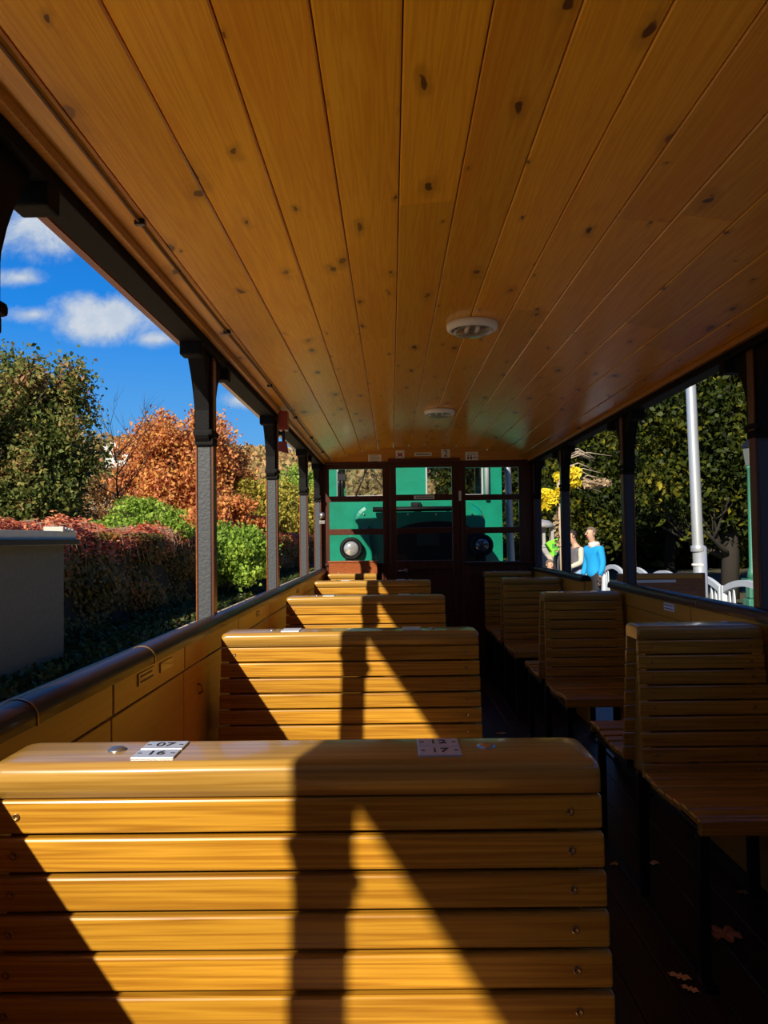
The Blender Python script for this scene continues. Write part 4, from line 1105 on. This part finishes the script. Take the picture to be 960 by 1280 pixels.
# fenders / side skirts
for (pa, pb_) in ((432, 472), (598, 632)):
    xa, _ = hp_(pa, 690); xb, _ = hp_(pb_, 690); bm = BM()
    zz = hp_(450, 672)[1]
    if pa < 500: prism(bm, [(xa, zb_-.1), (xb+.10, zb_-.1), (xb-.10, zz+.12), (xa+.06, zz+.05), (xa, zz-.1)], 'Y', -.10, .5, bev=.02)
    else: prism(bm, [(xa-.05, zb_-.1), (xb-.22, zb_-.1), (xb-.22, zz-.2), (xa+.05, zz+.1), (xa-.05, zz+.1)], 'Y', -.02, .5, bev=.02)
    obj('fender', bm, GP if pa < 500 else BLK, L)
for (px, py, r_, s_) in ((439, 686, .088, 1), (603, 681.5, .085, .6)):
    hx_, hz_ = hp_(px, py, YH-.2)
    bm = BM(); lathe(bm, [(.05, .15), (r_*1.38, .08), (r_*1.42, -.02), (r_*1.18, -.03), (r_*1.02, -.028), (r_*1.0, .02)], (hx_, -.17, hz_), 28, axis='Y'); hl = obj('headlight', bm, BLK, L)
    bm = BM(); lathe(bm, [(r_*.98, -.012), (r_*.8, -.03), (r_*.45, -.042), (.001, -.046)], (hx_, -.17, hz_), 28, axis='Y')
    obj('headlight_lens', bm, plain('silvery_headlight_lens', (.62, .62, .60) if s_ == 1 else (.10, .11, .12), .12, metal=.6, var=.35, bscale=40, coat=.8), hl)
bm = BM(); a_, z_ = hp_(466, 637, YH-.1); b_, _ = hp_(569, 637, YH-.1); tube(bm, [(a_, -.10, z_), (b_, -.10, z_)], .028, 12)
for q in (.1, .5, .9): tube(bm, [(a_+(b_-a_)*q, -.10, z_), (a_+(b_-a_)*q, .02, z_)], .012, 6)
obj('cross_bar', bm, BLK, L)
bm = BM(); a_, z_ = hp_(520, 631.5, YH-.05); box(bm, a_-.055, a_+.055, -.06, .05, z_-.035, z_+.035, .012); box(bm, a_-.025, a_+.025, -.09, -.05, z_-.025, z_+.02, .006); obj('warning_device', bm, BLK, L)
bm = BM()
for px in (455, 510, 545, 590):
    a_, z_ = hp_(px, 643); lathe(bm, [(.012, 0), (.010, -.012), (.001, -.014)], (a_, -.02 if gx0 < a_ < gx1 else -.003, z_), 10, axis='Y')
obj('hood_rivets', bm, M['zinc'], L)
# cab (hollow shell with window openings front and rear)
DY = YCB-YH
def cb(px, py): return hp_(px, py, YCB)
cx0, _ = cb(409, 600); cx1, _ = cb(627, 600); ctop = cb(500, 545)[1]; wsill = cb(500, 621)[1]; wtop = cb(500, 583)[1]
def wall_with_holes(bm, y0, y1, holes, zlo):
    xs = sorted({cx0, cx1, *[h for ab in holes for h in ab]})
    for a, b in zip(xs, xs[1:]):
        if any(h0 <= a and b <= h1 for h0, h1 in holes):
            box(bm, a, b, y0, y1, zlo, wsill); box(bm, a, b, y0, y1, wtop, ctop)
        else: box(bm, a, b, y0, y1, zlo, ctop)
W1 = (cb(421, 600)[0], cb(490, 600)[0]); W2 = (cb(532, 600)[0], cb(604, 600)[0])
bm = BM(); wall_with_holes(bm, DY, DY+.06, [W1, W2], .55); box(bm, cx0, cx1, DY+2.2, DY+2.26, .55, wsill-.05); box(bm, cx0, cx0+.1, DY+2.2, DY+2.26, wsill-.05, ctop); box(bm, cx1-.1, cx1, DY+2.2, DY+2.26, wsill-.05, ctop)
for xx in (cx0, cx1-.05): box(bm, xx, xx+.05, DY+.06, DY+2.2, .55, wsill); box(bm, xx, xx+.05, DY+.06, DY+2.2, wtop, ctop); box(bm, xx, xx+.05, DY+1.0, DY+1.1, wsill, wtop)
obj('cab', bm, GP, L)
bm = BM(); prism(bm, [(cx0-.1, ctop), (cx1+.1, ctop), (cx1-.1, ctop+.14), ((cx0+cx1)/2, ctop+.2), (cx0+.1, ctop+.14)], 'Y', DY-.12, DY+2.4, bev=.02); obj('cab_roof', bm, GP, L)
FRM = plain('grey_window_rubber', (.32, .33, .34), .5)
for a, b in (W1, W2):
    bm = BM(); e = .022
    box(bm, a, a+e, DY-.015, DY+.065, wsill, wtop, .004); box(bm, b-e, b, DY-.015, DY+.065, wsill, wtop, .004); box(bm, a, b, DY-.015, DY+.065, wsill, wsill+e, .004); box(bm, a, b, DY-.015, DY+.065, wtop-e, wtop, .004)
    fr_ = obj('cab_window', bm, FRM, L)
    bm = BM(); box(bm, a+.01, b-.01, DY+.02, DY+.026, wsill+.01, wtop-.01); obj('pane', bm, glass('cab_glass', (.78, .86, .9), 1.3) if 'cab_glass' not in bpy.data.materials else bpy.data.materials['cab_glass'], fr_)
bm = BM(); a0 = cb(458, 587); a1 = cb(445, 620); tube(bm, [(a0[0], DY-.03, a0[1]), (a1[0], DY-.03, a1[1])], .012, 6); a0 = cb(465, 592); a1 = cb(477, 608); tube(bm, [(a0[0], DY-.03, a0[1]), (a1[0], DY-.03, a1[1])], .008, 6)
obj('wiper', bm, M['steel'], L)
bm = BM()
for px in (424, 428): a0 = cb(px, 590); tube(bm, [(a0[0], DY-.06, cb(px, 621)[1]), (a0[0], DY-.06, a0[1])], .022, 8)
a0 = cb(427, 598); box(bm, a0[0]-.05, a0[0]+.07, DY-.09, DY-.03, a0[1]-.04, a0[1]+.05, .01); obj('mirror_bracket', bm, M['steel'], L)
bm = BM(); a0 = cb(608, 600); tube(bm, [(a0[0], DY-.05, wsill-.05), (a0[0], DY-.05, ctop)], .03, 12); obj('exhaust_pipe', bm, FRM, L)
# frame, buffer beam, wheels
bm = BM(); box(bm, -1.2, 1.2, -.35, DY+2.5, .32, .55, .02); obj('underframe', bm, BLK, L)
bm = BM(); box(bm, -1.2, 1.2, -.45, -.35, .2, .62, .02); obj('buffer_beam', bm, BLK, L)
for xx in (-.42, .42):
    for yy in (.6, 2.6):
        bm = BM(); tube(bm, [(xx-.05, yy, .36), (xx+.05, yy, .36)], .34, 28); obj('wheel', bm, M['steel'], L)
